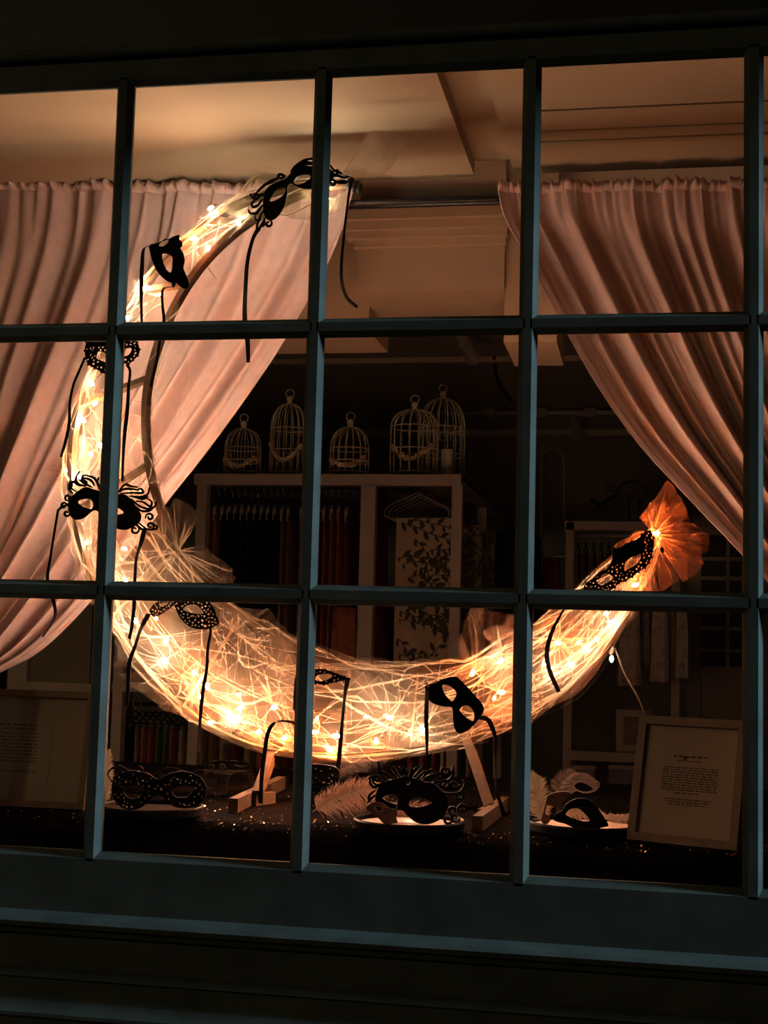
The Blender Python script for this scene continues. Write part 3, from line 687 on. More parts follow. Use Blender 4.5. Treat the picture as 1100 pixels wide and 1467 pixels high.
# --- lace mask on the left limb
k = Mask('lace_mask', 'small black lace mask tied where a cross bar meets the glazing bar', (158, 507), YK, bend=1.6)
ol = [(123, 490), (138, 479), (160, 475), (182, 479), (196, 490), (199, 505), (190, 516), (181, 522), (171, 513), (161, 521), (154, 536), (140, 530), (126, 522), (121, 508)]
ey = [[(140, 504), (149, 505), (157, 511), (154, 519), (146, 517), (138, 513)], [(170, 503), (180, 499), (188, 499), (184, 508), (175, 510)]]
lp = smooth_loop(ol, 3); rr = random.Random(2)
k.body(ol, ey, raw_holes=lace_holes(lp, ey, rr, 46, 1.9, 0.9, region=lambda p: p[1] > 497 or p[0] > 172))
k.beads([p for i, p in enumerate(lp) if i % 2 == 0], 1.9)
k.ribbon([(181, 522), (187, 532), (185, 555), (183, 590), (179, 625), (177, 660), (176, 690)], 5)
k.ribbon([(121, 512), (113, 535), (106, 552), (101, 578), (100, 608), (95, 632), (88, 655)], 4.5)
# --- big baroque mask
c = lambda p: crop(70, 665, 0.15455, p)
k = Mask('baroque_mask', 'large black baroque mask crowned with curling scrolls on the curtain side of the moon', (152, 722), YK, bend=1.4)
k.body(c([(200, 300), (260, 250), (340, 212), (420, 235), (500, 255), (600, 272), (700, 280), (745, 310), (780, 350), (810, 400), (835, 440), (850, 480), (840, 530), (800, 570), (740, 600), (690, 610), (620, 595), (560, 540), (500, 480), (440, 430), (395, 440), (350, 480), (300, 510), (240, 515), (200, 490), (175, 430), (165, 370), (180, 330)]),
       [c([(265, 345), (310, 325), (370, 325), (405, 350), (405, 395), (385, 415), (330, 400), (285, 375)]), c([(560, 405), (600, 395), (650, 412), (692, 450), (645, 465), (590, 455)])])
k.scroll([c(q) for q in ([(175, 365), (120, 390), (78, 420), (60, 440)], spiral(155, 455, 36, 1.2, -1.2), spiral(128, 385, 34, 1.1, 0.2, -1), spiral(165, 310, 30, 1.1, 1.2), [(215, 275), (180, 220), (185, 150)], [(245, 255), (200, 215), (215, 160), (260, 190), (300, 200)], [(340, 205), (270, 182), (240, 140), (280, 60)], [(330, 205), (345, 165), (300, 140), (310, 105), (345, 98)], [(275, 140), (330, 180), (400, 215)], [(300, 125), (380, 145), (420, 200)], [(335, 100), (420, 130), (440, 175)], [(390, 105), (440, 150), (462, 118)], [(420, 130), (455, 190), (470, 240)], [(190, 300), (180, 350)], [(205, 295), (195, 345)],
    [(640, 260), (700, 190), (760, 205), (820, 212)], [(650, 262), (690, 232), (760, 230), (830, 242)], [(660, 272), (780, 265), (862, 265), (850, 228), (815, 235)], [(740, 295), (840, 302), (905, 280), (925, 208)], [(770, 300), (860, 322), (915, 300)], [(760, 320), (830, 385), (920, 415), (975, 385), (985, 340)], [(800, 340), (870, 352), (930, 392), (942, 345), (890, 312)], [(800, 390), (850, 432), (920, 432), (965, 400)], spiral(925, 490, 38, 1.2, 2.8), spiral(930, 572, 38, 1.2, 1.8, -1), spiral(790, 608, 44, 1.15, -1.2), [(830, 545), (900, 602), (980, 602), (988, 575), (935, 548)], [(810, 560), (850, 600), (880, 600)])], 2.2)
k.ribbon([(206, 758), (202, 780), (196, 800), (194, 830), (193, 865), (190, 895), (186, 915)], 5.5)
k.ribbon([(81, 730), (79, 762), (73, 800), (69, 832), (78, 862), (79, 885), (62, 912)], 5)
# --- round lace mask (its far half turned away)
c = lambda p: crop(190, 850, 0.1273, p)
k = Mask('lace_mask', 'black openwork mask with rounded eye pieces folded at the nose below the tulle knot', (272, 886), YK, bend=1.6)
ol = c([(460, 100), (500, 70), (600, 40), (700, 30), (800, 60), (860, 100), (910, 170), (940, 250), (970, 320), (960, 350), (900, 385), (820, 405), (740, 405), (660, 385), (590, 340), (530, 270), (490, 190)])
ey = [c([(565, 180), (610, 140), (660, 125), (710, 130), (760, 170), (795, 225), (720, 230), (640, 215)])]
k.body(ol, ey, raw_holes=lace_holes(smooth_loop(ol), ey, random.Random(4), 70, 2.3, 0.75))
ol = c([(470, 118), (420, 90), (370, 70), (310, 80), (240, 120), (190, 170), (180, 220), (230, 268), (290, 252), (360, 212), (430, 162)])
k.body(ol, [c([(290, 130), (340, 105), (390, 120), (330, 150)])], name='folded_half', m='brownmask', raw_holes=lace_holes(smooth_loop(ol), [c([(290, 130), (340, 105), (390, 120), (330, 150)])], random.Random(5), 40, 1.9, 0.6))
k.ribbon([(212, 880), (206, 893), (200, 907), (194, 926), (186, 950), (184, 985), (182, 1010)], 6)
k.ribbon([(301, 900), (302, 907), (298, 930), (297, 955), (292, 985), (290, 1000), (287, 1035), (286, 1076)], 5)
# --- dark edge-on mask by the tulle top edge
c = lambda p: crop(410, 940, 0.1637, p)
k = Mask('lace_mask', 'narrow black lace mask drooping over the top edge of the lower tulle', (458, 985), YK+0.01, bend=1.6)
ol = c([(80, 170), (160, 110), (260, 112), (340, 118), (420, 145), (510, 180), (522, 205), (440, 228), (380, 238), (330, 252), (270, 242), (230, 260), (200, 330), (150, 420), (90, 490), (60, 460), (66, 300)])
ey = [c([(248, 200), (280, 165), (370, 155), (405, 175), (360, 205), (290, 220)]), c([(100, 290), (130, 230), (170, 240), (160, 310), (120, 350)])]
k.body(ol, ey, raw_holes=lace_holes(smooth_loop(ol), ey, random.Random(6), 24, 1.5, 0.8))
k.beads([p for i, p in enumerate(smooth_loop(ol)) if i % 2], 1.5)
k.ribbon(c([(540, 190), (515, 330), (495, 520), (472, 800), (452, 1000), (440, 1085)]), 6)
k.ribbon([(438, 1046), (428, 1036), (412, 1031), (395, 1033), (385, 1048), (380, 1078), (376, 1112), (375, 1148)], 6, front=-0.02)
# --- plain tilted mask
c = lambda p: crop(600, 950, 0.1182, p)
k = Mask('eye_mask', 'plain matt black eye mask tilted steeply on the glowing tulle', (652, 1010), YK, m='velvet', bend=1.8)
k.body(c([(110, 300), (180, 260), (250, 215), (340, 180), (420, 168), (480, 185), (560, 260), (660, 370), (740, 460), (785, 530), (790, 580), (760, 640), (700, 720), (640, 780), (570, 830), (500, 855), (455, 835), (425, 770), (415, 700), (412, 600), (405, 550), (380, 532), (320, 530), (240, 515), (170, 490), (125, 455), (110, 380)]),
       [c([(285, 275), (330, 265), (400, 295), (450, 350), (450, 400), (405, 465), (360, 430), (305, 360)]), c([(492, 562), (540, 520), (600, 520), (650, 565), (670, 620), (665, 700), (615, 690), (560, 650), (520, 610)])])
k.ribbon(c([(170, 265), (95, 265), (98, 330), (95, 450), (88, 650), (95, 900), (95, 1120)]), 5.5)
k.ribbon([(685, 1028), (698, 1030), (705, 1043), (709, 1058), (709, 1090), at(711, 1128, 0.395), at(717, 1152, 0.395), atz(723, 1170, ZTB+0.004)], 5.5)
k.scroll([c([(80, 240), (110, 268), (150, 280), (180, 262)])], 1.4, name='knot')
# --- lace mask at the lower tip
c = lambda p: crop(830, 740, 0.1182, p)
k = Mask('lace_mask', 'black beaded lace mask hung slantwise beside the orange tulle bow', (890, 806), YK, bend=1.4)
ol = c([(60, 850), (120, 780), (190, 740), (255, 670), (330, 640), (380, 560), (405, 480), (405, 380), (470, 390), (560, 335), (640, 300), (720, 270), (760, 215), (810, 185), (860, 175), (880, 220), (910, 260), (900, 330), (890, 420), (880, 490), (850, 560), (800, 620), (720, 670), (640, 730), (560, 780), (480, 810), (430, 860), (340, 912), (250, 925), (150, 930), (80, 940)])
ey = [c([(545, 660), (545, 600), (560, 550), (620, 500), (700, 470), (745, 450), (742, 510), (700, 570), (640, 610), (590, 640)]), c([(205, 770), (250, 750), (270, 710), (330, 685), (380, 710), (415, 750), (360, 790), (290, 830), (240, 825)])]
lp = smooth_loop(ol)
k.body(ol, ey, raw_holes=lace_holes(lp, ey, random.Random(9), 74, 1.9, 0.8, region=lambda p: (p[1]-740)/0.1182 > 560-0.45*((p[0]-830)/0.1182-500) or p[0] > 924))
k.beads([p for i, p in enumerate(lp) if i % 3 == 0 and 20 < i], 2.0)
k.ribbon([(840, 848), (815, 862), (800, 885), (790, 905), (783, 932), (786, 958), (800, 991)], 6)
k.ribbon([(936, 790), (946, 785), (948, 792)], 4)

# ================================================================== THINGS ON THE TABLE
def tray(name, label, centre, rx_px, lining):
    c0 = atz(*centre, ZTB+0.0115); R = rx_px*scale_at(c0); t = thing(name, label, 'tray', (c0.x, c0.y, ZTB+0.002), group='round black rimmed trays')
    o = (c0.x, c0.y, ZTB+0.002)
    MB().lathe([(0.001, 0.0), (R*0.96, 0.0), (R, 0.004), (R*1.0, 0.016), (R*0.975, 0.019), (R*0.95, 0.016), (R*0.94, 0.008), (0.001, 0.008)], o, 48).build('rim', 'black', t, smooth=False)
    MB().lathe([(0.001, 0.0095), (R*0.94, 0.0095)], o, 48).build('lining', lining, t)
    return c0, R
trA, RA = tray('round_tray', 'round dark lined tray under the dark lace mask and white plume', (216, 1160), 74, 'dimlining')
trB, RB = tray('round_tray', 'round blush lined tray holding the largest swirl crowned mask', (586, 1180), 80, 'lining')
trC, RC = tray('round_tray', 'round blush lined tray beside the slanted framed notice', (838, 1184), 82, 'lining')

ZL = ZTB+0.0118; ysw = atz(600, 1182, ZL).y
c = lambda p: crop(500, 1080, 0.1727, p)
k = Mask('swirl_mask', 'big black mask with swirl crown propped on a round tray', (592, 1145), ysw, bend=1.5)
k.body(c([(225, 330), (260, 260), (330, 225), (420, 200), (470, 185), (530, 200), (620, 235), (700, 250), (760, 300), (810, 360), (820, 440), (790, 520), (720, 570), (640, 590), (560, 575), (500, 530), (450, 480), (410, 470), (360, 500), (300, 520), (240, 480), (215, 410)]),
       [c([(278, 375), (320, 345), (370, 340), (405, 365), (405, 410), (380, 420), (330, 405)]), c([(498, 410), (530, 370), (590, 360), (640, 380), (685, 405), (640, 430), (580, 445), (510, 440)]), c([(463, 237), (485, 210), (508, 237), (485, 260)])])
k.scroll([c(q) for q in ([(600, 235), (660, 190), (740, 172), (820, 182), (832, 142), (790, 130)], [(590, 225), (650, 160), (700, 132)], [(690, 245), (760, 322), (840, 342), (920, 332), (962, 270), (950, 230)], [(730, 250), (800, 292), (880, 302), (930, 270)], [(700, 235), (820, 232), (870, 175), (865, 130)], [(740, 205), (820, 192), (860, 150), (866, 108)], spiral(800, 265, 42, 1.2, 3), spiral(872, 268, 38, 1.2, 0), spiral(925, 370, 42, 1.2, 2), spiral(945, 470, 46, 1.2, 2), spiral(820, 556, 42, 1.2, -1), spiral(860, 480, 44, 1.1, 1), spiral(792, 150, 36, 1.2, 0), spiral(880, 545, 40, 1.1, 0),
    [(450, 205), (430, 150), (420, 110)], [(480, 190), (470, 140), (440, 100)], [(515, 195), (540, 140), (590, 110), (622, 130)], [(530, 200), (580, 150), (600, 120)], [(555, 210), (620, 160), (690, 140)], [(500, 190), (520, 130), (518, 100)],
    [(330, 230), (260, 170), (250, 110), (240, 70)], [(370, 215), (300, 170), (260, 150), (300, 110)], [(290, 240), (210, 222), (180, 180)], [(230, 300), (180, 262), (170, 200)], [(300, 235), (240, 272), (190, 292)], [(220, 310), (172, 352), (160, 402)], [(220, 350), (185, 380), (150, 420)], spiral(232, 222, 46, 1.2, 1), [(400, 205), (350, 150), (330, 110), (390, 60)], [(420, 200), (380, 140), (360, 110)])], 2.4)
rest(k.root, ZL)
c2 = lambda p: crop(500, 1080, 0.1727, p)
k = Mask('beaked_mask', 'small dark brown beaked mask in front of the swirl crowned mask', (546, 1162), ysw-0.028, m='brownmask', bend=3.0)
k.body(c2([(140, 420), (200, 372), (280, 382), (330, 420), (372, 428), (402, 460), (392, 500), (402, 542), (350, 552), (320, 562), (280, 540), (240, 500), (180, 455)]), [c2([(205, 420), (240, 405), (275, 425), (255, 450), (220, 445)])])
k.scroll([c2([(330, 420), (385, 440), (400, 400), (408, 350)]), c2([(290, 500), (340, 470), (380, 460)])], 1.3, name='gilt_edge', m='bronze')
rest(k.root, ZL)
# bronze mask
c = lambda p: crop(139, 980, 0.2727, p)
q = atz(334, 1144, ZTB)
k = Mask('bronze_mask', 'tarnished bronze mask embossed with scrolls near the pine foot', (329, 1118), q.y, m='bronze', bend=3.0)
k.body(c([(553, 500), (556, 455), (595, 415), (650, 405), (740, 410), (790, 420), (818, 460), (822, 510), (812, 560), (780, 592), (740, 602), (705, 592), (680, 562), (655, 545), (640, 525), (632, 508), (600, 512)]),
       [c([(568, 496), (585, 474), (610, 470), (628, 488), (626, 500), (595, 502)]), c([(685, 515), (710, 487), (750, 478), (785, 500), (775, 515), (730, 527)])])
k.scroll([c(z) for z in (spiral(660, 440, 22, 1.5, 0), spiral(715, 570, 22, 1.5, 2), spiral(800, 470, 18, 1.4, 1), spiral(600, 445, 18, 1.4, 3), [(655, 540), (650, 500), (665, 470)], [(680, 540), (690, 500), (720, 470), (770, 465), (800, 500)], [(720, 430), (760, 440), (790, 430)], spiral(775, 560, 18, 1.4, 3))], 1.5, name='embossing', d=-0.001)
rest(k.root, ZTB+0.001)
# dark lace mask on the left tray
k = Mask('lace_mask', 'dark openwork mask resting upright on a round tray beside the white plume', (225, 1133), atz(200, 1161, ZL).y, bend=1.8)
ol = [(158, 1126), (168, 1112), (190, 1106), (212, 1110), (226, 1118), (242, 1110), (262, 1107), (282, 1114), (294, 1130), (290, 1150), (272, 1160), (250, 1158), (236, 1146), (226, 1140), (214, 1148), (200, 1160), (178, 1162), (162, 1150)]
ey = [[(176, 1136), (190, 1128), (206, 1132), (200, 1144), (184, 1146)], [(246, 1134), (262, 1127), (276, 1132), (268, 1144), (252, 1144)]]
k.body(ol, ey, raw_holes=lace_holes(smooth_loop(ol), ey, random.Random(12), 60, 2.4, 1.0))
k.scroll([spiral(170, 1112, 10, 1.2, 0), spiral(200, 1106, 8, 1.2, 1), spiral(285, 1113, 9, 1.2, 2), [(160, 1125), (152, 1112), (166, 1100), (184, 1106)], [(228, 1118), (232, 1106), (246, 1102), (262, 1107)], [(292, 1130), (304, 1138), (308, 1152)]], 1.4)
rest(k.root, ZL)
# right tray group
c = lambda p: crop(750, 1090, 0.14545, p)
k = Mask('eye_mask', 'glossy black eye mask lying across a round tray by the framed notice', (838, 1165), atz(845, 1191, ZL).y, bend=2.2)
k.body(c([(300, 560), (340, 530), (385, 500), (420, 440), (500, 392), (600, 382), (680, 420), (740, 490), (800, 580), (840, 655), (770, 672), (720, 692), (640, 702), (560, 692), (470, 662), (400, 632), (340, 620), (300, 600)]),
       [c([(415, 535), (460, 490), (530, 480), (590, 520), (655, 600), (590, 608), (500, 585), (440, 560)])])
rest(k.root, ZL)
k = Mask('half_mask', 'lacquered brown half mask with long nose leaning behind the glossy eye mask', (794, 1158), atz(780, 1183, ZL).y+0.02, m='brownmask', bend=3.0)
k.body(c([(240, 362), (330, 325), (430, 322), (472, 345), (430, 382), (385, 430), (365, 490), (350, 525), (318, 532), (328, 492), (290, 450), (235, 450), (215, 540), (262, 560), (255, 620), (205, 642), (175, 602), (195, 520), (220, 430)]))
rest(k.root, ZL)
k = Mask('feathered_mask', 'grey feathered mask standing behind the brown half mask', (836, 1124), atz(828, 1139, ZTB).y, m='greyfeather', bend=2.0)
k.body(c([(420, 160), (520, 125), (620, 145), (700, 195), (745, 260), (690, 312), (600, 325), (520, 302), (470, 335), (428, 292), (412, 210)]), [c([(500, 255), (540, 215), (600, 225), (682, 280), (640, 305), (560, 302)])])
k.scroll([c(z) for z in (spiral(480, 180, 46, 1.2, 0), [(520, 150), (600, 130), (680, 170), (730, 230)], [(560, 180), (640, 190), (700, 250)], spiral(735, 235, 30, 1.2, 1))], 1.6, m='greyfeather', name='plumelets')
rest(k.root, ZTB+0.001)
def feather(name, label, quill, half_w, Y, m, seed, n=170, up=1.0, dn=1.0, group=None, base=None):
    P = cr([at(x, y, Y) for x, y in quill], 40); r = random.Random(seed); s = scale_at(P[0])
    root = thing(name, label, 'feather', P[0], group)
    MB().tube(P, lambda f: 0.0011*(1.1-f), 6).build('quill', m, root, smooth=True)
    mb = MB()
    for i in range(n):
        f = 0.06+0.93*i/n; k = f*39; a = min(int(k), 38); p = P[a].lerp(P[a+1], k-a); d = (P[min(a+2, 39)]-P[max(a-1, 0)]).normalized()
        side = d.cross(Vector((0, 1, 0))).normalized()
        for sg, am in ((1, up), (-1, dn)):
            L = half_w*s*am*(math.sin(PI*min(1, f*0.9+0.12))**0.6)*r.uniform(0.75, 1.1)
            dirv = (side*sg + d*r.uniform(0.25, 0.8)).normalized(); dep = r.uniform(-0.25, 0.25); curl = r.uniform(-0.3, 0.4)
            pts = [p + dirv*L*g + Vector((0, dep*L*g, 0)) + d*curl*L*g*g + Vector((0, 0, -0.15*L*g*g)) for g in (0, 0.33, 0.66, 1)]
            wd = r.uniform(0.0013, 0.0024)
            mb.strip(pts, lambda f, wd=wd: wd*(1.05-f), Vector((d.x, 0.3, d.z)), th=0.0003)
    mb.build('barbs', m, root); return rest(root, ZTB+0.0005) if base is None else rest(root, base)
qf = atz(470, 1168, ZTB+0.01).y
feather('ostrich_feather', 'pink ostrich feather lying beside the swirl crowned mask', [(448, 1166), (470, 1150), (498, 1139), (530, 1132), (552, 1130)], 26, qf, 'pinkfeather', 3, 200, up=1.0, dn=1.2)
feather('ostrich_feather', 'pale pink feather showing through the eye holes of the swirl crowned mask', [(540, 1160), (565, 1154), (600, 1152), (640, 1156)], 15, ysw+0.045, 'pinkfeather', 13, 140, base=ZL)
feather('white_plume', 'white feather showing through the eye hole of the glossy eye mask', [(800, 1172), (825, 1166), (848, 1168), (872, 1176)], 13, trC.y+0.05, 'whitefeather', 14, 120, base=ZL)
feather('white_plume', 'white plume sweeping up beside the lacquered brown half mask', [(778, 1168), (776, 1150), (770, 1130), (768, 1112), (772, 1100)], 26, trC.y+0.02, 'whitefeather', 4, 150, up=1.25, dn=0.8, base=ZL)
feather('white_plume', 'small white feather tip tucked against the slanted oak frame', [(868, 1176), (880, 1180), (896, 1180), (908, 1174)], 9, trC.y+0.03, 'whitefeather', 5, 80, base=ZL)
feather('white_plume', 'white plume half hidden by a glazing bar beside the dark openwork mask', [(150, 1165), (152, 1140), (154, 1115), (156, 1085)], 12, trA.y+0.055, 'whitefeather', 6, 120, base=ZL)
feather('grey_plume', 'grey brown plume curling under the lowest edge of the tulle', [(470, 1115), (495, 1098), (525, 1088), (560, 1086)], 16, min(1.1, atz(480, 1122, ZTB).y), 'greyfeather', 7, 120)
feather('grey_plume', 'dark grey plume behind the white plume and the brown half mask', [(790, 1150), (800, 1128), (812, 1112), (826, 1104)], 18, atz(792, 1152, ZTB).y, 'greyfeather', 8, 110)
k = Mask('lace_mask', 'dark woven mask half hidden behind a glazing bar next to the pink feather', (452, 1122), atz(448, 1160, ZTB).y, bend=1.5)
ol = [(416, 1106), (432, 1098), (458, 1096), (480, 1100), (486, 1110), (478, 1130), (468, 1152), (448, 1160), (430, 1150), (418, 1130)]
ey = [[(428, 1118), (440, 1113), (450, 1120), (440, 1128)]]
k.body(ol, ey, raw_holes=lace_holes(smooth_loop(ol), ey, random.Random(14), 30, 2.2, 1.2))
rest(k.root, ZTB+0.001)

# framed notices
def notice(name, label, TL, TR, BR, BL, yb, lean, rows, seed, border, inner=None):
    # a leaning picture frame standing on the cloth; corners measured in the photograph
    bl = atz(*BL, ZTB+0.003); br = atz(*BR, ZTB+0.003)
    wv = (br-bl); W = wv.length; X = wv.normalized()
    tl = at(*TL, bl.y+lean); Hh = (tl-bl).length; Zv = (tl-bl).normalized(); Zv = (Zv-X*Zv.dot(X)).normalized(); Nv = Zv.cross(X)
    root = thing(name, label, 'picture frame', bl); r = random.Random(seed)
    P = lambda u, v, n=0.0: bl+X*u+Zv*v+Nv*n          # n>0 goes into the shop
    def slab(nm, u0, u1, v0, v1, n0, n1, m):
        return recalc(MB().add([P(u, v, n) for u in (u0, u1) for v in (v0, v1) for n in (n0, n1)], [(0, 1, 3, 2), (4, 6, 7, 5), (0, 4, 5, 1), (2, 3, 7, 6), (0, 2, 6, 4), (1, 5, 7, 3)]).build(nm, m, root))
    B = border
    slab('rail', 0, W, 0, B, 0, 0.018, 'framewood'); slab('rail', 0, W, Hh-B, Hh, 0, 0.018, 'framewood')
    slab('stile', 0, B, B, Hh-B, 0, 0.018, 'framewood'); slab('stile', W-B, W, B, Hh-B, 0, 0.018, 'framewood')
    slab('backing', B, W-B, B, Hh-B, 0.0125, 0.015, 'paper')
    u0, u1, v0, v1 = inner or (0.1, 0.9, 0.06, 0.94)
    sh = slab('printed_sheet', W*u0, W*u1, Hh*v0, Hh*v1, 0.0115, 0.0125, 'paper')
    mb = MB()
    for (vv, a, b, hh) in rows:
        u = a
        while u < b:
            l = r.uniform(0.02, 0.07); e = min(b, u+l)
            mb.add([P(W*x, Hh*(vv+y), 0.0111) for x, y in ((u, -hh), (e, -hh), (e, hh), (u, hh))], [(0, 1, 2, 3)]); u = e+0.012
    mb.build('printed_text', 'ink', sh, off=root.location)
    slab('glass', B*0.9, W-B*0.9, B*0.9, Hh-B*0.9, 0.0085, 0.0095, 'frameglass')
    MB().beam(P(W*0.5, Hh*0.7, 0.018), Vector((P(W*0.5, 0, 0).x, P(W*0.5, 0, 0).y+0.12, P(W*0.5, 0, 0).z+0.004)), 0.03, 0.004).build('strut', 'framewood', root)
rows = [(0.695, 0.34, 0.66, 0.007), (0.66, 0.37, 0.6, 0.004)] + [(0.605-0.0195*i, 0.25, 0.76, 0.0042) for i in range(10)] + [(0.405, 0.38, 0.6, 0.004)] + [(0.355-0.02*i, 0.29+0.02*i, 0.72-0.02*i, 0.0042) for i in range(3)]
yR = atz(975, 1211, ZTB).y
notice('framed_notice', 'slanted oak framed notice standing on the black cloth', (911, 1024), (1062, 1032), (1055, 1219), (897, 1202), yR, 0.05, rows, 3, 0.014, inner=(0.17, 0.93, 0.06, 0.90))
rows = [(0.70, 0.44, 0.66, 0.006), (0.665, 0.46, 0.66, 0.004)] + [(0.625-0.03*i, 0.42, 0.68, 0.004) for i in range(9)] + [(0.30, 0.42, 0.68, 0.004)]
yL = atz(60, 1154, ZTB).y
notice('framed_notice', 'upright oak framed notice under the end of the brighter curtain', (-118, 984), (128, 996), (119, 1160), (-122, 1148), yL, 0.03, rows, 4, 0.012, inner=(0.38, 0.76, 0.16, 0.82))

# ================================================================== SHOP FITTINGS BEHIND THE CURTAINS
def room(pxs, i, y, Y):                                 # clear width of the i-th hanging thing between its neighbours
    X = [at(p, y, Y).x for p in pxs]; g = [abs(X[k]-X[i]) for k in (i-1, i+1) if 0 <= k < len(X)]
    return min(g)
def garment_mesh(width, depth, length, seed, flare=0.15, lean=0.0):
    # a folded garment hanging from its clips: closed pleated loop, local origin at the top centre
    r = random.Random(seed); ph = [r.uniform(0, 6.28) for _ in range(4)]; n = 26; rows = 9; vs = []; fs = []
    for j in range(rows):
        v = j/(rows-1); z = -length*v; sc_ = 1+flare*v
        for i in range(n):
            a = 2*PI*i/n
            x = math.copysign(abs(math.cos(a))**0.7, math.cos(a))*width/2*sc_; y = math.copysign(abs(math.sin(a))**0.7, math.sin(a))*depth/2
            w_ = 0.10*min(width, depth)*v**0.5*(math.sin(5*a+ph[0])+0.6*math.sin(9*a+ph[1]+2*v))
            vs.append((x+w_*math.cos(a)+lean*v, y+w_*2*math.sin(a), z+0.004*math.sin(3*a+ph[2])))
    for j in range(rows-1):
        fs += [(j*n+i, j*n+(i+1) % n, (j+1)*n+(i+1) % n, (j+1)*n+i) for i in range(n)]
    fs += [tuple(range(n))[::-1], tuple((rows-1)*n+i for i in range(n))]
    return vs, fs
GM = {}
def fabric(col, name, var=0.25, vs=30):
    return mat('garment_'+name, col, 0.9, var=var, vs=vs, spec=0.1)
FABR = dict(rust=(0.24, 0.055, 0.035), ochre=(0.22, 0.13, 0.05), black=(0.010, 0.010, 0.012), mauve=(0.14, 0.08, 0.085), red=(0.26, 0.06, 0.04), brick=(0.22, 0.075, 0.05), wine=(0.12, 0.022, 0.022), white=(0.48, 0.42, 0.36), green=(0.07, 0.10, 0.035), sage=(0.10, 0.14, 0.10), floral=(0.26, 0.21, 0.12), orange=(0.32, 0.13, 0.05), grey=(0.22, 0.21, 0.19))
def garment(name, label, top, width, depth, length, col, seed, group, cat='garment', flare=0.15):
    t = local(thing(name, label, cat, top, group)); vs, fs = garment_mesh(width, depth, length, seed, flare)
    recalc(MB().add(vs, fs).build('cloth', fabric(FABR[col], col), t, smooth=True))
    mb = MB(); mb.box(-width*0.30, width*0.30, -depth*0.47, depth*0.47, -0.03, 0.006); mb.build('waistband', fabric(tuple(c*0.8 for c in FABR[col]), col+'_band'), t)
    return t
_hp = None
def hanger(top, drop, label, group, along='y'):
    # clip hanger: hook, sloping arms, two clips; proto built once then copied
    global _hp
    if _hp is None:
        h = local(thing('clothes_hanger', label, 'hanger', (0, 0, 0), group))
        MB().tube([(0, 0.0155*math.cos(a), -0.0028+0.0155*math.sin(a)) for a in [PI*(1.15-1.45*k/14) for k in range(15)]]+[(0, 0.006, -0.024), (0, 0, -0.036)], 0.0028, 6).build('hook', 'clip', h, smooth=True)
        MB().tube(cr([(0, -0.19, -0.10), (0, -0.10, -0.07), (0, 0, -0.035), (0.004, 0.10, -0.07), (0.006, 0.19, -0.10)], 26), 0.0045, 6).build('arm', 'hanger', h, smooth=True)
        for y in (-0.15, 0.15): MB().box(-0.006, 0.006, y-0.012, y+0.012, -0.155, -0.085).build('clip', 'clip', h)
        _hp = h
    else: h = copy_tree(_hp); h['label'] = label; h['group'] = group
    h.location = (top[0], top[1], top[2]-0.026); return h     # origin = centre of the rod

# --- main clothes rack: white painted posts with an upper rail
YR_ = 3.75; YRB = 5.7
rk = thing('clothes_rack', 'white painted clothes rack carrying bird cages along its top', 'clothes rack', at(470, 1500, YR_))
def pbox(root, name, x0, x1, y0, y1, Ya, Yb, m):        # box whose front face covers the given measured rectangle at depth Ya
    ym = min((y0+y1)/2, y0+120); xm_ = (x0+x1)/2; return MB().box(at(x0, ym, Ya).x, at(x1, ym, Ya).x, Ya, Yb, -1.9 if y1 >= 1300 else at(xm_, y1, Ya).z, at(xm_, y0, Ya).z).build(name, m, root)
for x0, x1 in ((278, 292), (514, 535), (645, 660)):
    pbox(rk, 'post', x0, x1, 694, 1420, YR_, YR_+0.055, 'white')
pbox(rk, 'top_rail', 278, 660, 679, 695, YR_, YR_+0.055, 'white')
xr0, xr1 = at(645, 690, YR_).x, at(660, 690, YR_).x; zt0, zt1 = at(650, 695, YR_).z, at(650, 679, YR_).z
MB().box(xr0, xr1, YR_+0.055, YRB, zt0, zt1).build('side_rail', 'white', rk)
MB().box(xr0, xr1, YRB, YRB+0.05, -1.9, zt1).build('post', 'white', rk); MB().box(xr0, xr1, YR_+1.0, YR_+1.04, -1.9, zt0).build('post', 'white', rk)
xl0 = at(278, 690, YR_).x
MB().box(xl0, xr1, YR_+0.056, YR_+0.95, zt1-0.02, zt1-0.001).build('top_board', 'white', rk)
zrod = at(400, 703, YR_+0.3).z
MB().tube([(at(292, 700, YR_+0.3).x, YR_+0.3, zrod), (at(645, 700, YR_+0.3).x-0.1, YR_+0.3, zrod)], 0.010, 8).build('hanging_rod', 'dark', rk, smooth=True)
xm = at(600, 700, YR_+0.2).x
MB().tube([(xm, YR_+0.06, zrod), (xm, YRB, zrod)], 0.010, 8).build('hanging_rod', 'dark', rk, smooth=True)
pbox(rk, 'mid_rail', 160, 514, 983, 996, YR_+0.002, YR_+0.05, 'white'); pbox(rk, 'post', 160, 174, 900, 1420, YR_, YR_+0.055, 'white')
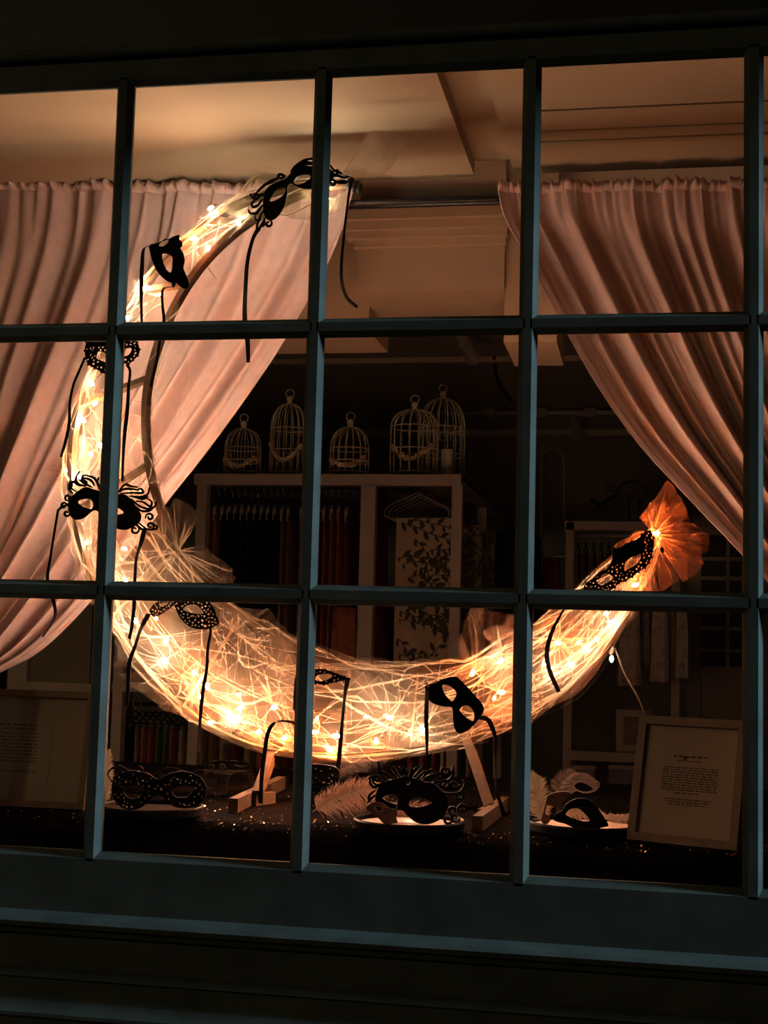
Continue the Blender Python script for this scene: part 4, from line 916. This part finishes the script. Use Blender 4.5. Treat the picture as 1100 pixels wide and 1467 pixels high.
# garments on the upper rod (edge-on)
g1 = 'skirts clipped along the upper rod of the white rack'; hg = 'clip hangers on the upper rod of the white rack'
row = [(298, 'rust'), (306, 'rust'), (314, 'rust'), (323, 'ochre')] + [(333+9.2*i, 'black') for i in range(9)] + [(417, 'mauve'), (426, 'mauve'), (444, 'mauve'), (458, 'red'), (467, 'wine'), (476, 'red'), (486, 'brick'), (496, 'red'), (507, 'wine')]
lab = dict(rust='rust red skirt clipped at the end of the upper rod', ochre='ochre skirt squeezed between rust red and black skirts', black='long black skirt in the black row on the upper rod', mauve='mauve striped skirt hanging after the black row', red='bright red skirt hanging by the middle rack post', brick='brick coloured skirt among the red ones by the middle post', wine='dark wine red skirt by the middle rack post')
for i, (px, col) in enumerate(row):
    dz = random.uniform(-0.02, 0.02); yy = YR_+0.3+random.uniform(-0.02, 0.02)
    p = at(px, 738 if i < 14 else 742, yy)
    hanger((at(px, 700, yy).x, yy, zrod+0.026), 0, f'dark clip hanger holding a {dict(rust="rust red", ochre="ochre", black="long black", mauve="mauve striped", red="bright red", brick="brick coloured", wine="dark wine")[col]} skirt on the upper rod', hg)
    garment('skirt', lab[col], (p.x, yy, zrod-0.125+dz*0.4), min(0.034, 0.62*room([q_[0] for q_ in row], i, 738, YR_+0.3)), 0.34, random.uniform(0.62, 0.70) if col != 'black' else 0.75, col, i % 7, g1, 'skirt', flare=0.25)
p = at(545, 760, YR_+0.35)
garment('dress', 'dark wine dress hanging against the middle rack post', (p.x, YR_+0.3, zrod-0.016), 0.05, 0.30, 0.86, 'wine', 3, None, 'dress', flare=1.2)

# --- leaf-print hangings on the depth-wise rod
def leaf(mb, o, a, L, X, Z, N):
    d = X*math.cos(a)+Z*math.sin(a); s_ = X*-math.sin(a)+Z*math.cos(a)
    pts = [o, o+d*L*0.3+s_*L*0.20, o+d*L*0.65+s_*L*0.18, o+d*L, o+d*L*0.65-s_*L*0.18, o+d*L*0.3-s_*L*0.20]
    mb.add([p+N for p in pts], [(0, 1, 2, 3, 4, 5)])
M['leafcloth'] = mat('printed_cotton_straw', (0.42, 0.33, 0.21), 0.9, var=0.1, vs=40)
M['leafcloth2'] = mat('printed_cotton_olive', (0.24, 0.20, 0.12), 0.9, var=0.35, vs=14)
M['leafink'] = mat('leaf_print_brown', (0.055, 0.045, 0.028), 0.9)
def hanging(name, label, x0, x1, y0, y1, Y, m, seed, leaves=True, group=None):
    a = at(x0, y0, Y); b = at(x1, y1, Y); W = b.x-a.x; H = a.z-b.z; r = random.Random(seed)
    t = local(thing(name, label, 'garment', (a.x+W/2, Y, a.z), group))
    def g(u, v, off=0.0): return Vector((-W/2+W*u, 0.010*math.sin(2*PI*2.2*u+seed)*(0.3+v)+off, -H*v))
    mb = MB(); nu, nv = 22, 14
    mb.grid(lambda u, v: g(u, v), nu, nv); mb.grid(lambda u, v: g(u, v, 0.008), nu, nv)
    mb.build('cloth', m, t, smooth=True)
    if leaves:
        lb = MB(); X, Z = Vector((1, 0, 0)), Vector((0, 0, 1))
        for s in range(26):
            u, v, ang = r.uniform(0.02, 0.6), r.uniform(0.0, 0.9), r.uniform(-0.9, 0.5); pts = []
            for kk in range(9):
                if 0 < u < 0.98 and 0 < v < 0.98:
                    o = g(u, v, -0.0016); pts.append(o)
                    for sg in (-1, 1):
                        if kk % 2 == (sg > 0): leaf(lb, o, ang+sg*r.uniform(0.6, 1.1), r.uniform(0.034, 0.050), X, Z, Vector((0, -0.0012, 0)))
                u += 0.027/W*math.cos(ang); v -= 0.027/H*math.sin(ang); ang += r.gauss(0, 0.22)
            if len(pts) > 2: lb.tube(pts, 0.0022, 4)
        lo = lb.build('printed_leaves', 'leafink', t); lo['kind'] = 'stuff'
    return t
hanging('printed_panel', 'straw coloured cotton skirt printed with brown leaf sprays', 568, 652, 742, 1000, YR_+0.16, 'leafcloth', 2)
gp = 'printed skirts hanging behind the leaf sprays'
hanging('printed_panel', 'olive printed skirt peeping out beyond the rack end post', 640, 688, 752, 900, YR_+0.52, 'leafcloth2', 4, True, gp)
hanging('printed_panel', 'second olive printed skirt hung deeper along the rack side', 676, 704, 762, 880, YR_+0.88, 'leafcloth2', 6, True, gp)
for i in range(4):
    yy = YR_+0.97+0.16*i; q = Vector((xr1+0.15, yy, 0))
    MB().tube([(xr1-0.004, yy, zt0+0.01), (q.x, yy, zt0+0.012), (q.x, yy, zt0-0.01), (q.x, yy, zrod-0.118)], 0.004, 6).build('peg', 'dark', rk)
    garment('coat', 'black coat at the deep end of the white rack', (q.x, yy, zrod-0.12), 0.19, 0.09, 0.9, 'black', i, 'black coats at the deep end of the rack', 'coat', 0.1)
hp2 = 'wire hangers crowded on the depthwise rod'
for i in range(9):
    yy = YR_+0.16+0.09*i
    h = local(thing('wire_hanger', 'pale wire hanger crowded on the rod above the leaf print', 'hanger', (xm, yy, zrod), hp2))
    MB().tube([(0.0145*math.cos(a), 0, -0.0027+0.0145*math.sin(a)) for a in [PI*(1.15-1.45*k/12) for k in range(13)]]+[(0.005, 0, -0.019), (0, 0, -0.024)], 0.002, 5).build('hook', 'clip', h)
    MB().tube(cr([(0, 0, -0.02), (-0.06, 0, -0.05), (-0.125, 0, -0.08), (-0.145, 0, -0.108), (-0.13, 0, -0.134), (0, 0, -0.136), (0.13, 0, -0.134), (0.145, 0, -0.108), (0.125, 0, -0.08), (0.06, 0, -0.05), (0, 0, -0.02)], 44), 0.0026, 5).build('shoulder_wire', 'clip', h, smooth=True)
q = at(666, 760, YR_+0.5); tg = thing('price_tag', 'round silver tag pinned to an olive printed skirt', 'tag', q)
MB().lathe([(0.0005, 0.0), (0.009, 0.0), (0.009, 0.002), (0.0005, 0.002)], q, 16, ax='y').build('disc', 'steel', tg); MB().tube([q+Vector((0.010*math.cos(a), 0, 0.013*math.sin(a))) for a in [k*PI/8 for k in range(16)]], 0.0018, 5, closed=True).build('ring', 'clip', tg)
# lower tier
g2 = 'folded clothes on the lower rail below the moon'
low = [(180, 'wine'), (192, 'black'), (203, 'black'), (213, 'floral'), (222, 'orange'), (232, 'brick'), (243, 'green'), (253, 'green'), (262, 'brick'), (276, 'floral'), (290, 'floral'), (304, 'floral'), (318, 'ochre'), (334, 'floral'), (350, 'wine'), (368, 'floral'), (386, 'brick'), (404, 'floral'), (422, 'wine'), (560, 'wine'), (578, 'wine'), (596, 'red'), (612, 'red'), (629, 'red'), (641, 'white'), (655, 'red'), (665, 'sage'), (677, 'floral')]
lab2 = dict(wine='wine red top on the lower rail', black='black top on the lower rail beside the wine red end', floral='tan floral blouse on the lower rail', orange='orange patterned top on the lower rail', brick='brick red top on the lower rail', green='moss green top on the lower rail', ochre='ochre top on the lower rail', red='crimson top on the lower rail between the moon feet', white='white top between crimson ones on the lower rail', sage='sage green top on the lower rail near the second moon foot')
zl = at(300, 1012, YR_+0.3).z
MB().tube([(at(174, 1010, YR_+0.3).x, YR_+0.3, zl), (at(690, 1010, YR_+0.3).x, YR_+0.3, zl)], 0.009, 8).build('hanging_rod', 'dark', rk, smooth=True)
for i, (px, col) in enumerate(low):
    yy = YR_+0.3; p = at(px, 1030, yy)
    hanger((p.x, yy, zl+0.026), 0, f'dark clip hanger carrying a {dict(wine="wine red", black="black", floral="tan floral", orange="orange", brick="brick red", green="moss green", ochre="ochre", red="crimson", white="white", sage="sage green")[col]} top on the lower rail', 'clip hangers on the lower rail')
    garment('top', lab2[col], (p.x, yy, zl-0.10), min(0.042, 0.68*room([q_[0] for q_ in low], i, 1030, yy)), 0.34, 0.65, col, i % 7, g2, 'top', 0.1)
garment('dress', 'crimson dress hanging by the middle rack post below the cross bar', (at(494, 880, YR_+0.03).x, YR_+0.03, at(494, 872, YR_+0.03).z), 0.105, 0.07, 0.30, 'brick', 5, None, 'dress', 0.1)

q0, q1 = at(494, 866, YR_+0.03), at(517, 866, YR_+0.03)
MB().tube([q1, q0, q0-Vector((0, 0, 0.022))], 0.004, 6).build('peg', 'dark', rk)
# --- bird cages
def bird_cage(label, base, Rpx, Hpx, dome, seed, garl=True, lattice=False, Y=None):
    p = at(*base, Y); s = scale_at(p); R = Rpx*s; H = Hpx*s; zt = zt1+0.001; t = thing('bird_cage', label, 'bird cage', (p.x, Y, zt), 'cream wire bird cages on top of the rack')
    o = Vector((p.x, Y, zt+0.02)); rnd = random.Random(seed); n = 16; hs = H*(1-dome)
    MB().lathe([(0.001, 0), (R*1.02, 0), (R*1.04, 0.006), (R*1.02, 0.012), (0.001, 0.012)], o, 28).build('base', 'dark', t)
    for a in (0.6, 2.5, 3.8, 5.6): MB().box(o.x+R*0.85*math.cos(a)-0.008, o.x+R*0.85*math.cos(a)+0.008, o.y+R*0.85*math.sin(a)-0.008, o.y+R*0.85*math.sin(a)+0.008, zt, zt+0.022).build('foot', 'dark', t)
    mb = MB()
    for i in range(n):
        a = 2*PI*i/n; d = Vector((math.cos(a), math.sin(a), 0))
        pts = [o+d*R+Vector((0, 0, 0.01)), o+d*R+Vector((0, 0, hs*0.6)), o+d*R+Vector((0, 0, hs))]
        for q in range(1, 7): b = q/6*PI/2; pts.append(o+d*R*math.cos(b)**0.8+Vector((0, 0, hs+(H-hs)*math.sin(b))))
        mb.tube(pts, 0.0030, 5)
    w_ = mb.build('wire_bars', 'cage', t, smooth=True); w_['kind'] = 'stuff'
    for hh in (0.02, hs*0.55, hs):
        MB().tube([o+Vector((R*math.cos(2*PI*k/28), R*math.sin(2*PI*k/28), hh)) for k in range(28)], 0.0034, 5, closed=True).build('hoop', 'cage', t, smooth=True)
    top = o+Vector((0, 0, H))
    MB().lathe([(0.001, -0.004), (0.016, -0.002), (0.012, 0.012), (0.018, 0.024), (0.008, 0.034), (0.001, 0.04)], top, 12).build('finial', 'cage', t, smooth=True)
    MB().tube([top+Vector((0.02*math.cos(2*PI*k/16), 0, 0.05+0.02*math.sin(2*PI*k/16))) for k in range(16)], 0.0026, 5, closed=True).build('hanging_ring', 'cage', t, smooth=True)
    if lattice:
        mb = MB()
        for k in range(26):
            a = 2*PI*k/26; c0 = o+Vector((R*1.01*math.cos(a), R*1.01*math.sin(a), hs*0.93)); tx = Vector((-math.sin(a), math.cos(a), 0))
            mb.tube([c0+tx*0.016*math.cos(b)+Vector((0, 0, 0.022*math.sin(b))) for b in [j*PI/5 for j in range(10)]], 0.0018, 4, closed=True)
        b_ = mb.build('lattice_band', 'cage', t); b_['kind'] = 'stuff'
    if garl:
        mb = MB()
        for k in range(26):
            f = k/25; a = -2.5+1.9*f
            c0 = o+Vector((R*1.03*math.cos(a), R*1.03*math.sin(a), hs*(0.62-0.3*math.sin(PI*f))+rnd.uniform(-0.008, 0.008)))
            mb.ball(c0, rnd.uniform(0.008, 0.014), n=6, m=4)
        b_ = mb.build('flower_garland', 'flower', t, smooth=True); b_['kind'] = 'stuff'
bird_cage('low bird cage nearest the brighter curtain edge with pale flowers', (347, 672), 26, 70, 0.42, 1, Y=YR_+0.32)
bird_cage('round topped bird cage standing second along the rack from the brighter curtain', (412, 672), 26, 106, 0.35, 2, Y=YR_+0.32)
bird_cage('small bird cage with a stepped dome and diagonal flower spray', (500, 675), 28, 72, 0.45, 3, Y=YR_+0.30)
bird_cage('wide bird cage wound with flowers in front of the tall cage', (592, 675), 34, 98, 0.26, 4, Y=YR_+0.32)
bird_cage('tallest bird cage with a lattice band under its dome', (632, 670), 33, 130, 0.34, 5, garl=False, lattice=True, Y=YR_+0.75)
p = at(640, 676, YR_+0.42); cn = thing('pillar_candle', 'fat ivory pillar candle next to the wide bird cage', 'candle', (p.x, YR_+0.42, zt1+0.001))
hc = 50*scale_at(p); MB().lathe([(0.001, 0), (0.028, 0), (0.028, hc), (0.024, hc+0.002), (0.020, hc-0.006), (0.001, hc-0.008)], (p.x, YR_+0.42, zt1+0.001), 24).build('wax', 'candle', cn, smooth=False)
MB().tube([(p.x, YR_+0.42, zt1+hc-0.007), (p.x+0.001, YR_+0.42, zt1+hc+0.008)], 0.0012, 5).build('wick', 'dark', cn)

# --- spotlights and ceiling track
def spotlight(label, pos, d, s=1.0, mount=None):
    pos = Vector(pos); d = Vector(d).normalized(); t = thing('spotlight', label, 'spotlight', pos); q = d.to_track_quat('Z', 'Y')
    def lat(name, prof, m):
        mb = MB(); mb.lathe(prof, (0, 0, 0), 18); mb.v = [tuple(pos+q @ (Vector(v)*s)) for v in mb.v]; mb.build(name, m, t, smooth=False)
    lat('housing', [(0.001, -0.06), (0.026, -0.06), (0.030, -0.05), (0.030, 0.0), (0.024, 0.004), (0.024, 0.014)], 'steel')
    lat('lamp_head', [(0.020, 0.014), (0.026, 0.02), (0.028, 0.075), (0.022, 0.08), (0.020, 0.072), (0.001, 0.06)], 'steel')
    top = pos+Vector((0, 0, 0.09*s)) if mount is None else Vector(mount)
    MB().tube([pos-d*0.03*s, (pos-d*0.03*s+top)*0.5+Vector((0.01, 0, 0)), top], 0.007*s, 8).build('bracket', 'steel', t, smooth=True)
    MB().box(top.x-0.03*s, top.x+0.03*s, top.y-0.02*s, top.y+0.02*s, top.z-0.012*s, top.z+0.012*s).build('mounting_plate', 'steel', t)
p = atz(668, 495, ZSC-0.14); spotlight('steel spotlight pointing down from the shop ceiling above the rack', p, (0.5, -0.35, -1.0), 1.3, (p.x-0.02, p.y, ZSC-0.016))
yt = 6.9; zt_ = at(760, 592, yt).z
tr_ = thing('light_track', 'pale light track running in front of the back wall cornice', 'light track', (0, yt, zt_))
MB().box(at(560, 590, yt).x, at(960, 590, yt).x, yt-0.015, yt+0.015, zt_-0.012, zt_+0.012).build('rail', 'steel', tr_)
for px in (700, 776, 845): q = at(px, 590, yt); MB().box(q.x-0.035, q.x+0.035, yt-0.02, yt+0.02, zt_-0.028, zt_+0.03).build('connector', 'white', tr_)
p = at(825, 612, yt-0.02); spotlight('small track spotlight hanging from the pale light track', p, (0.1, -0.3, -1), 1.2, (p.x+0.02, yt, zt_-0.012))
# ceiling flex
MB().tube(cr([atz(708, 512, ZSC-0.012), atz(710, 535, ZSC-0.012), atz(718, 556, ZSC-0.012), atz(732, 574, ZSC-0.012)], 20), 0.010, 6).build('cable', 'dark')
tag(bpy.data.objects['cable'], 'grey cable curving down the shop ceiling towards the track', 'cable')

# --- second rack, in front of the back wall
YQ = 5.4
r2 = thing('clothes_rack', 'plain white clothes rack with a black lantern standing on top', 'clothes rack', at(890, 1400, YQ))
pbox(r2, 'post', 809, 821, 748, 1400, YQ, YQ+0.05, 'white'); pbox(r2, 'top_rail', 809, 966, 747, 760, YQ, YQ+0.05, 'white'); pbox(r2, 'post', 962, 974, 748, 1400, YQ, YQ+0.05, 'white')
pbox(r2, 'shelf', 809, 974, 1078, 1092, YQ-0.02, YQ+0.35, 'white')
zb_ = at(890, 747, YQ).z; MB().box(at(809, 760, YQ).x, at(974, 760, YQ).x, YQ+0.05, YQ+0.35, zb_-0.02, zb_-0.001).build('top_board', 'white', r2)
zq = at(880, 768, YQ+0.2).z; MB().tube([(at(821, 768, YQ+0.2).x, YQ+0.2, zq), (at(962, 768, YQ+0.2).x, YQ+0.2, zq)], 0.010, 8).build('hanging_rod', 'steel', r2, smooth=True)
g3 = 'clothes on the rack near the back wall'
for i in range(9):
    px = 828+11*i; p = at(px, 786, YQ+0.2); col = ('rust', 'wine', 'brick')[i % 3]
    hanger((p.x, YQ+0.2, zq+0.026), 0, f'dark clip hanger holding a {dict(rust="rust red", wine="wine dark", brick="brick toned")[col]} shirt near the back wall', 'clip hangers near the back wall')
    garment('shirt', {'rust': 'rust red shirt on the rack near the back wall', 'wine': 'wine dark shirt on the rack near the back wall', 'brick': 'brick toned shirt on the rack near the back wall'}[col], (p.x, YQ+0.2, zq-0.11), 0.028, 0.34, 0.40, col, i % 7, g3, 'shirt', 0.1)
for i, (px, y0, ln, wd, col) in enumerate(((790, 800, 0.5, 0.09, 'wine'), (902, 866, 0.42, 0.10, 'white'), (922, 866, 0.34, 0.07, 'grey'), (945, 866, 0.40, 0.08, 'white'), (962, 866, 0.36, 0.06, 'floral'), (977, 866, 0.38, 0.05, 'white'))):
    ys_ = YQ-0.055 if i == 0 else (YQ-0.12, YQ-0.22)[i % 2]; p = at(px, y0, ys_); garment('shawl', ('wine red shawl hanging beside the rack post', 'long white shawl hanging behind the lower moon tip', 'grey shawl among white ones behind the lower moon tip', 'white shawl with ragged hem near the door frame', 'tan shawl between white ones near the door frame', 'narrow white shawl hanging next to the door frame')[i], p, wd, 0.05, ln, col, i, 'shawls around the rack near the back wall', 'shawl', 0.2)
for yy, x0, x1 in ((YQ-0.12, 895, 984), (YQ-0.22, 895, 984)):
    zz = at(940, 864, yy).z; a_, b_ = at(x0, 864, yy), at(x1, 864, yy)
    MB().tube([(at(968, 864, YQ).x, YQ+0.01, zz), (b_.x, yy, zz), (a_.x, yy, zz)], 0.006, 6).build('front_rail', 'steel', r2)
q0, q1 = at(790, 797, YQ-0.055), at(814, 797, YQ)
MB().tube([q1+Vector((0, 0.01, 0)), Vector((q1.x, q0.y, q0.z)), q0, q0-Vector((0, 0, 0.012))], 0.005, 6).build('peg', 'steel', r2)
# lantern
p = at(905, 747, YQ+0.1); p.z = zb_; s = scale_at(p); ln = thing('lantern', 'black lantern with arched handle on top of the far rack', 'lantern', p)
MB().box(p.x-21*s, p.x+21*s, p.y-0.05, p.y+0.05, p.z, p.z+0.012).build('base', 'dark', ln); MB().box(p.x-21*s, p.x+21*s, p.y-0.05, p.y+0.05, p.z+34*s, p.z+37*s).build('cap', 'dark', ln)
for sx in (-20, -8, 6, 20): MB().box(p.x+sx*s-0.008, p.x+sx*s+0.008, p.y-0.048, p.y-0.036, p.z+0.01, p.z+34*s).build('upright', 'dark', ln)
MB().box(p.x-20*s, p.x+20*s, p.y+0.035, p.y+0.045, p.z+0.012, p.z+34*s).build('back_panel', 'dark', ln)
MB().tube([p+Vector((23*s*math.cos(PI*k/16), 0, 36*s+24*s*math.sin(PI*k/16))) for k in range(17)], 0.009, 6).build('handle', 'dark', ln, smooth=True)
for sx in (-4, 5): MB().ball(p+Vector((sx*s, -0.05, 38*s)), 0.012, n=8, m=5).build('brass_knob', 'bronze', ln, smooth=True)
# wall ornament
p = at(868, 712, YBK-0.03); wo = thing('wall_ornament', 'dark iron bird ornament fixed to the back wall above the far rack', 'ornament', p); s = scale_at(p)
MB().tube(cr([p+Vector((-22*s, 0, -4*s)), p+Vector((-8*s, 0, -12*s)), p+Vector((2*s, 0, -4*s)), p+Vector((14*s, 0, 2*s))], 16), 0.012, 6).build('branch', 'dark', wo, smooth=True)
MB().ball(p+Vector((10*s, 0, 0)), 5*s, 0.02, 3*s).build('bird', 'dark', wo, smooth=True)
for kk in range(3): MB().beam(p+Vector((-4*s+kk*3*s, 0, 10*s+5*s*kk)), p+Vector((12*s, 0, 10*s+5*s*kk)), 0.01, 0.008).build('scroll_bar', 'dark', wo)
# small framed picture on the far shelf + boxes below
p0, p1 = at(882, 1076, YQ-0.01), at(934, 1018, YQ-0.01)
pf = thing('small_picture', 'small white framed dark picture standing on the far shelf', 'picture frame', p0)
W_, H_ = p1.x-p0.x, p1.z-p0.z
for (a, b, c_, d_) in ((0, 1, 0, 0.16), (0, 1, 0.84, 1), (0, 0.2, 0.16, 0.84), (0.8, 1, 0.16, 0.84)):
    MB().box(p0.x+W_*a, p0.x+W_*b, p0.y, p0.y+0.02, p0.z+H_*c_, p0.z+H_*d_).build('frame_side', 'white', pf)
MB().box(p0.x+W_*0.19, p0.x+W_*0.81, p0.y+0.010, p0.y+0.014, p0.z+H_*0.15, p0.z+H_*0.85).build('picture', 'wire', pf)
for i, (x0, x1, y0) in enumerate(((822, 852, 1098), (872, 908, 1098))):
    p0, p1 = at(x0, 1150, YQ), at(x1, y0, YQ); bx = thing('storage_box', ('grey storage box under the far shelf beside the rack post', 'grey storage box under the far shelf below the small picture')[i], 'box', ((p0.x+p1.x)/2, YQ, p0.z))
    MB().box(p0.x, p1.x, YQ+0.03, YQ+0.3, -1.9, p1.z-0.02).build('body', fabric(FABR['grey'], 'grey'), bx); MB().box(p0.x-0.005, p1.x+0.005, YQ+0.025, YQ+0.305, p1.z-0.02, p1.z).build('lid', 'white', bx)
# glazed door in the back wall
dr = struct(thing('door_1', loc=at(1035, 1300, YBK-0.05)))
YD = YBK-0.06
for x0, x1, y0, y1 in ((985, 1004, 740, 1300), (1064, 1080, 740, 1300), (1004, 1064, 740, 766), (1004, 1064, 955, 1300)): pbox(dr, 'door_frame', x0, x1, y0, y1, YD-0.03, YD+0.05, 'white')
for x0, x1, y0, y1 in ((1004, 1064, 798, 803), (1004, 1064, 826, 831), (1004, 1064, 862, 866), (1004, 1064, 898, 903), (1004, 1064, 930, 934), (1040, 1045, 766, 955)): pbox(dr, 'glazing_bar', x0, x1, y0, y1, YD-0.01, YD+0.02, 'white')
pbox(dr, 'pane', 1004, 1064, 766, 955, YD+0.03, YD+0.034, 'frameglass'); pbox(dr, 'night_behind', 1004, 1064, 766, 955, YD+0.04, YD+0.045, 'dark')
# cabinet panel at the far left
YP = 4.2
cb = thing('cabinet', 'pale panelled cabinet behind the upright framed notice', 'cabinet', at(60, 1300, YP))
for x0, x1, y0, y1 in ((10, 37, 860, 1300), (130, 146, 860, 1300), (37, 130, 978, 994), (37, 130, 850, 866)): pbox(cb, 'frame_member', x0, x1, y0, y1, YP, YP+0.06, 'white')
pbox(cb, 'panel', 37, 130, 866, 978, YP+0.03, YP+0.05, 'grey'); pbox(cb, 'carcass', 10, 146, 990, 1300, YP+0.02, YP+0.4, 'grey')
# bare bulb on its cord behind the tulle
p = at(876, 944, 0.70); bb = thing('pendant_bulb', 'bare white bulb on a thin cord below the lower moon tip', 'bulb', p)
MB().ball(p, 0.004, 0.004, 0.007, n=10, m=7).build('glass_bulb', 'bulb_c', bb, smooth=True); MB().tube([p+Vector((0, 0, 0.009)), p+Vector((0, 0, 0.024))], 0.005, 8).build('socket', 'clip', bb)
MB().tube(cr([p+Vector((0.0, 0, 0.024)), at(882, 932, 0.71), at(895, 965, 0.74), at(918, 1008, 0.80), at(935, 1060, 0.95), atz(945, 1130, ZTB+0.003)], 40), 0.0022, 6).build('cord', 'wire', bb, smooth=True)
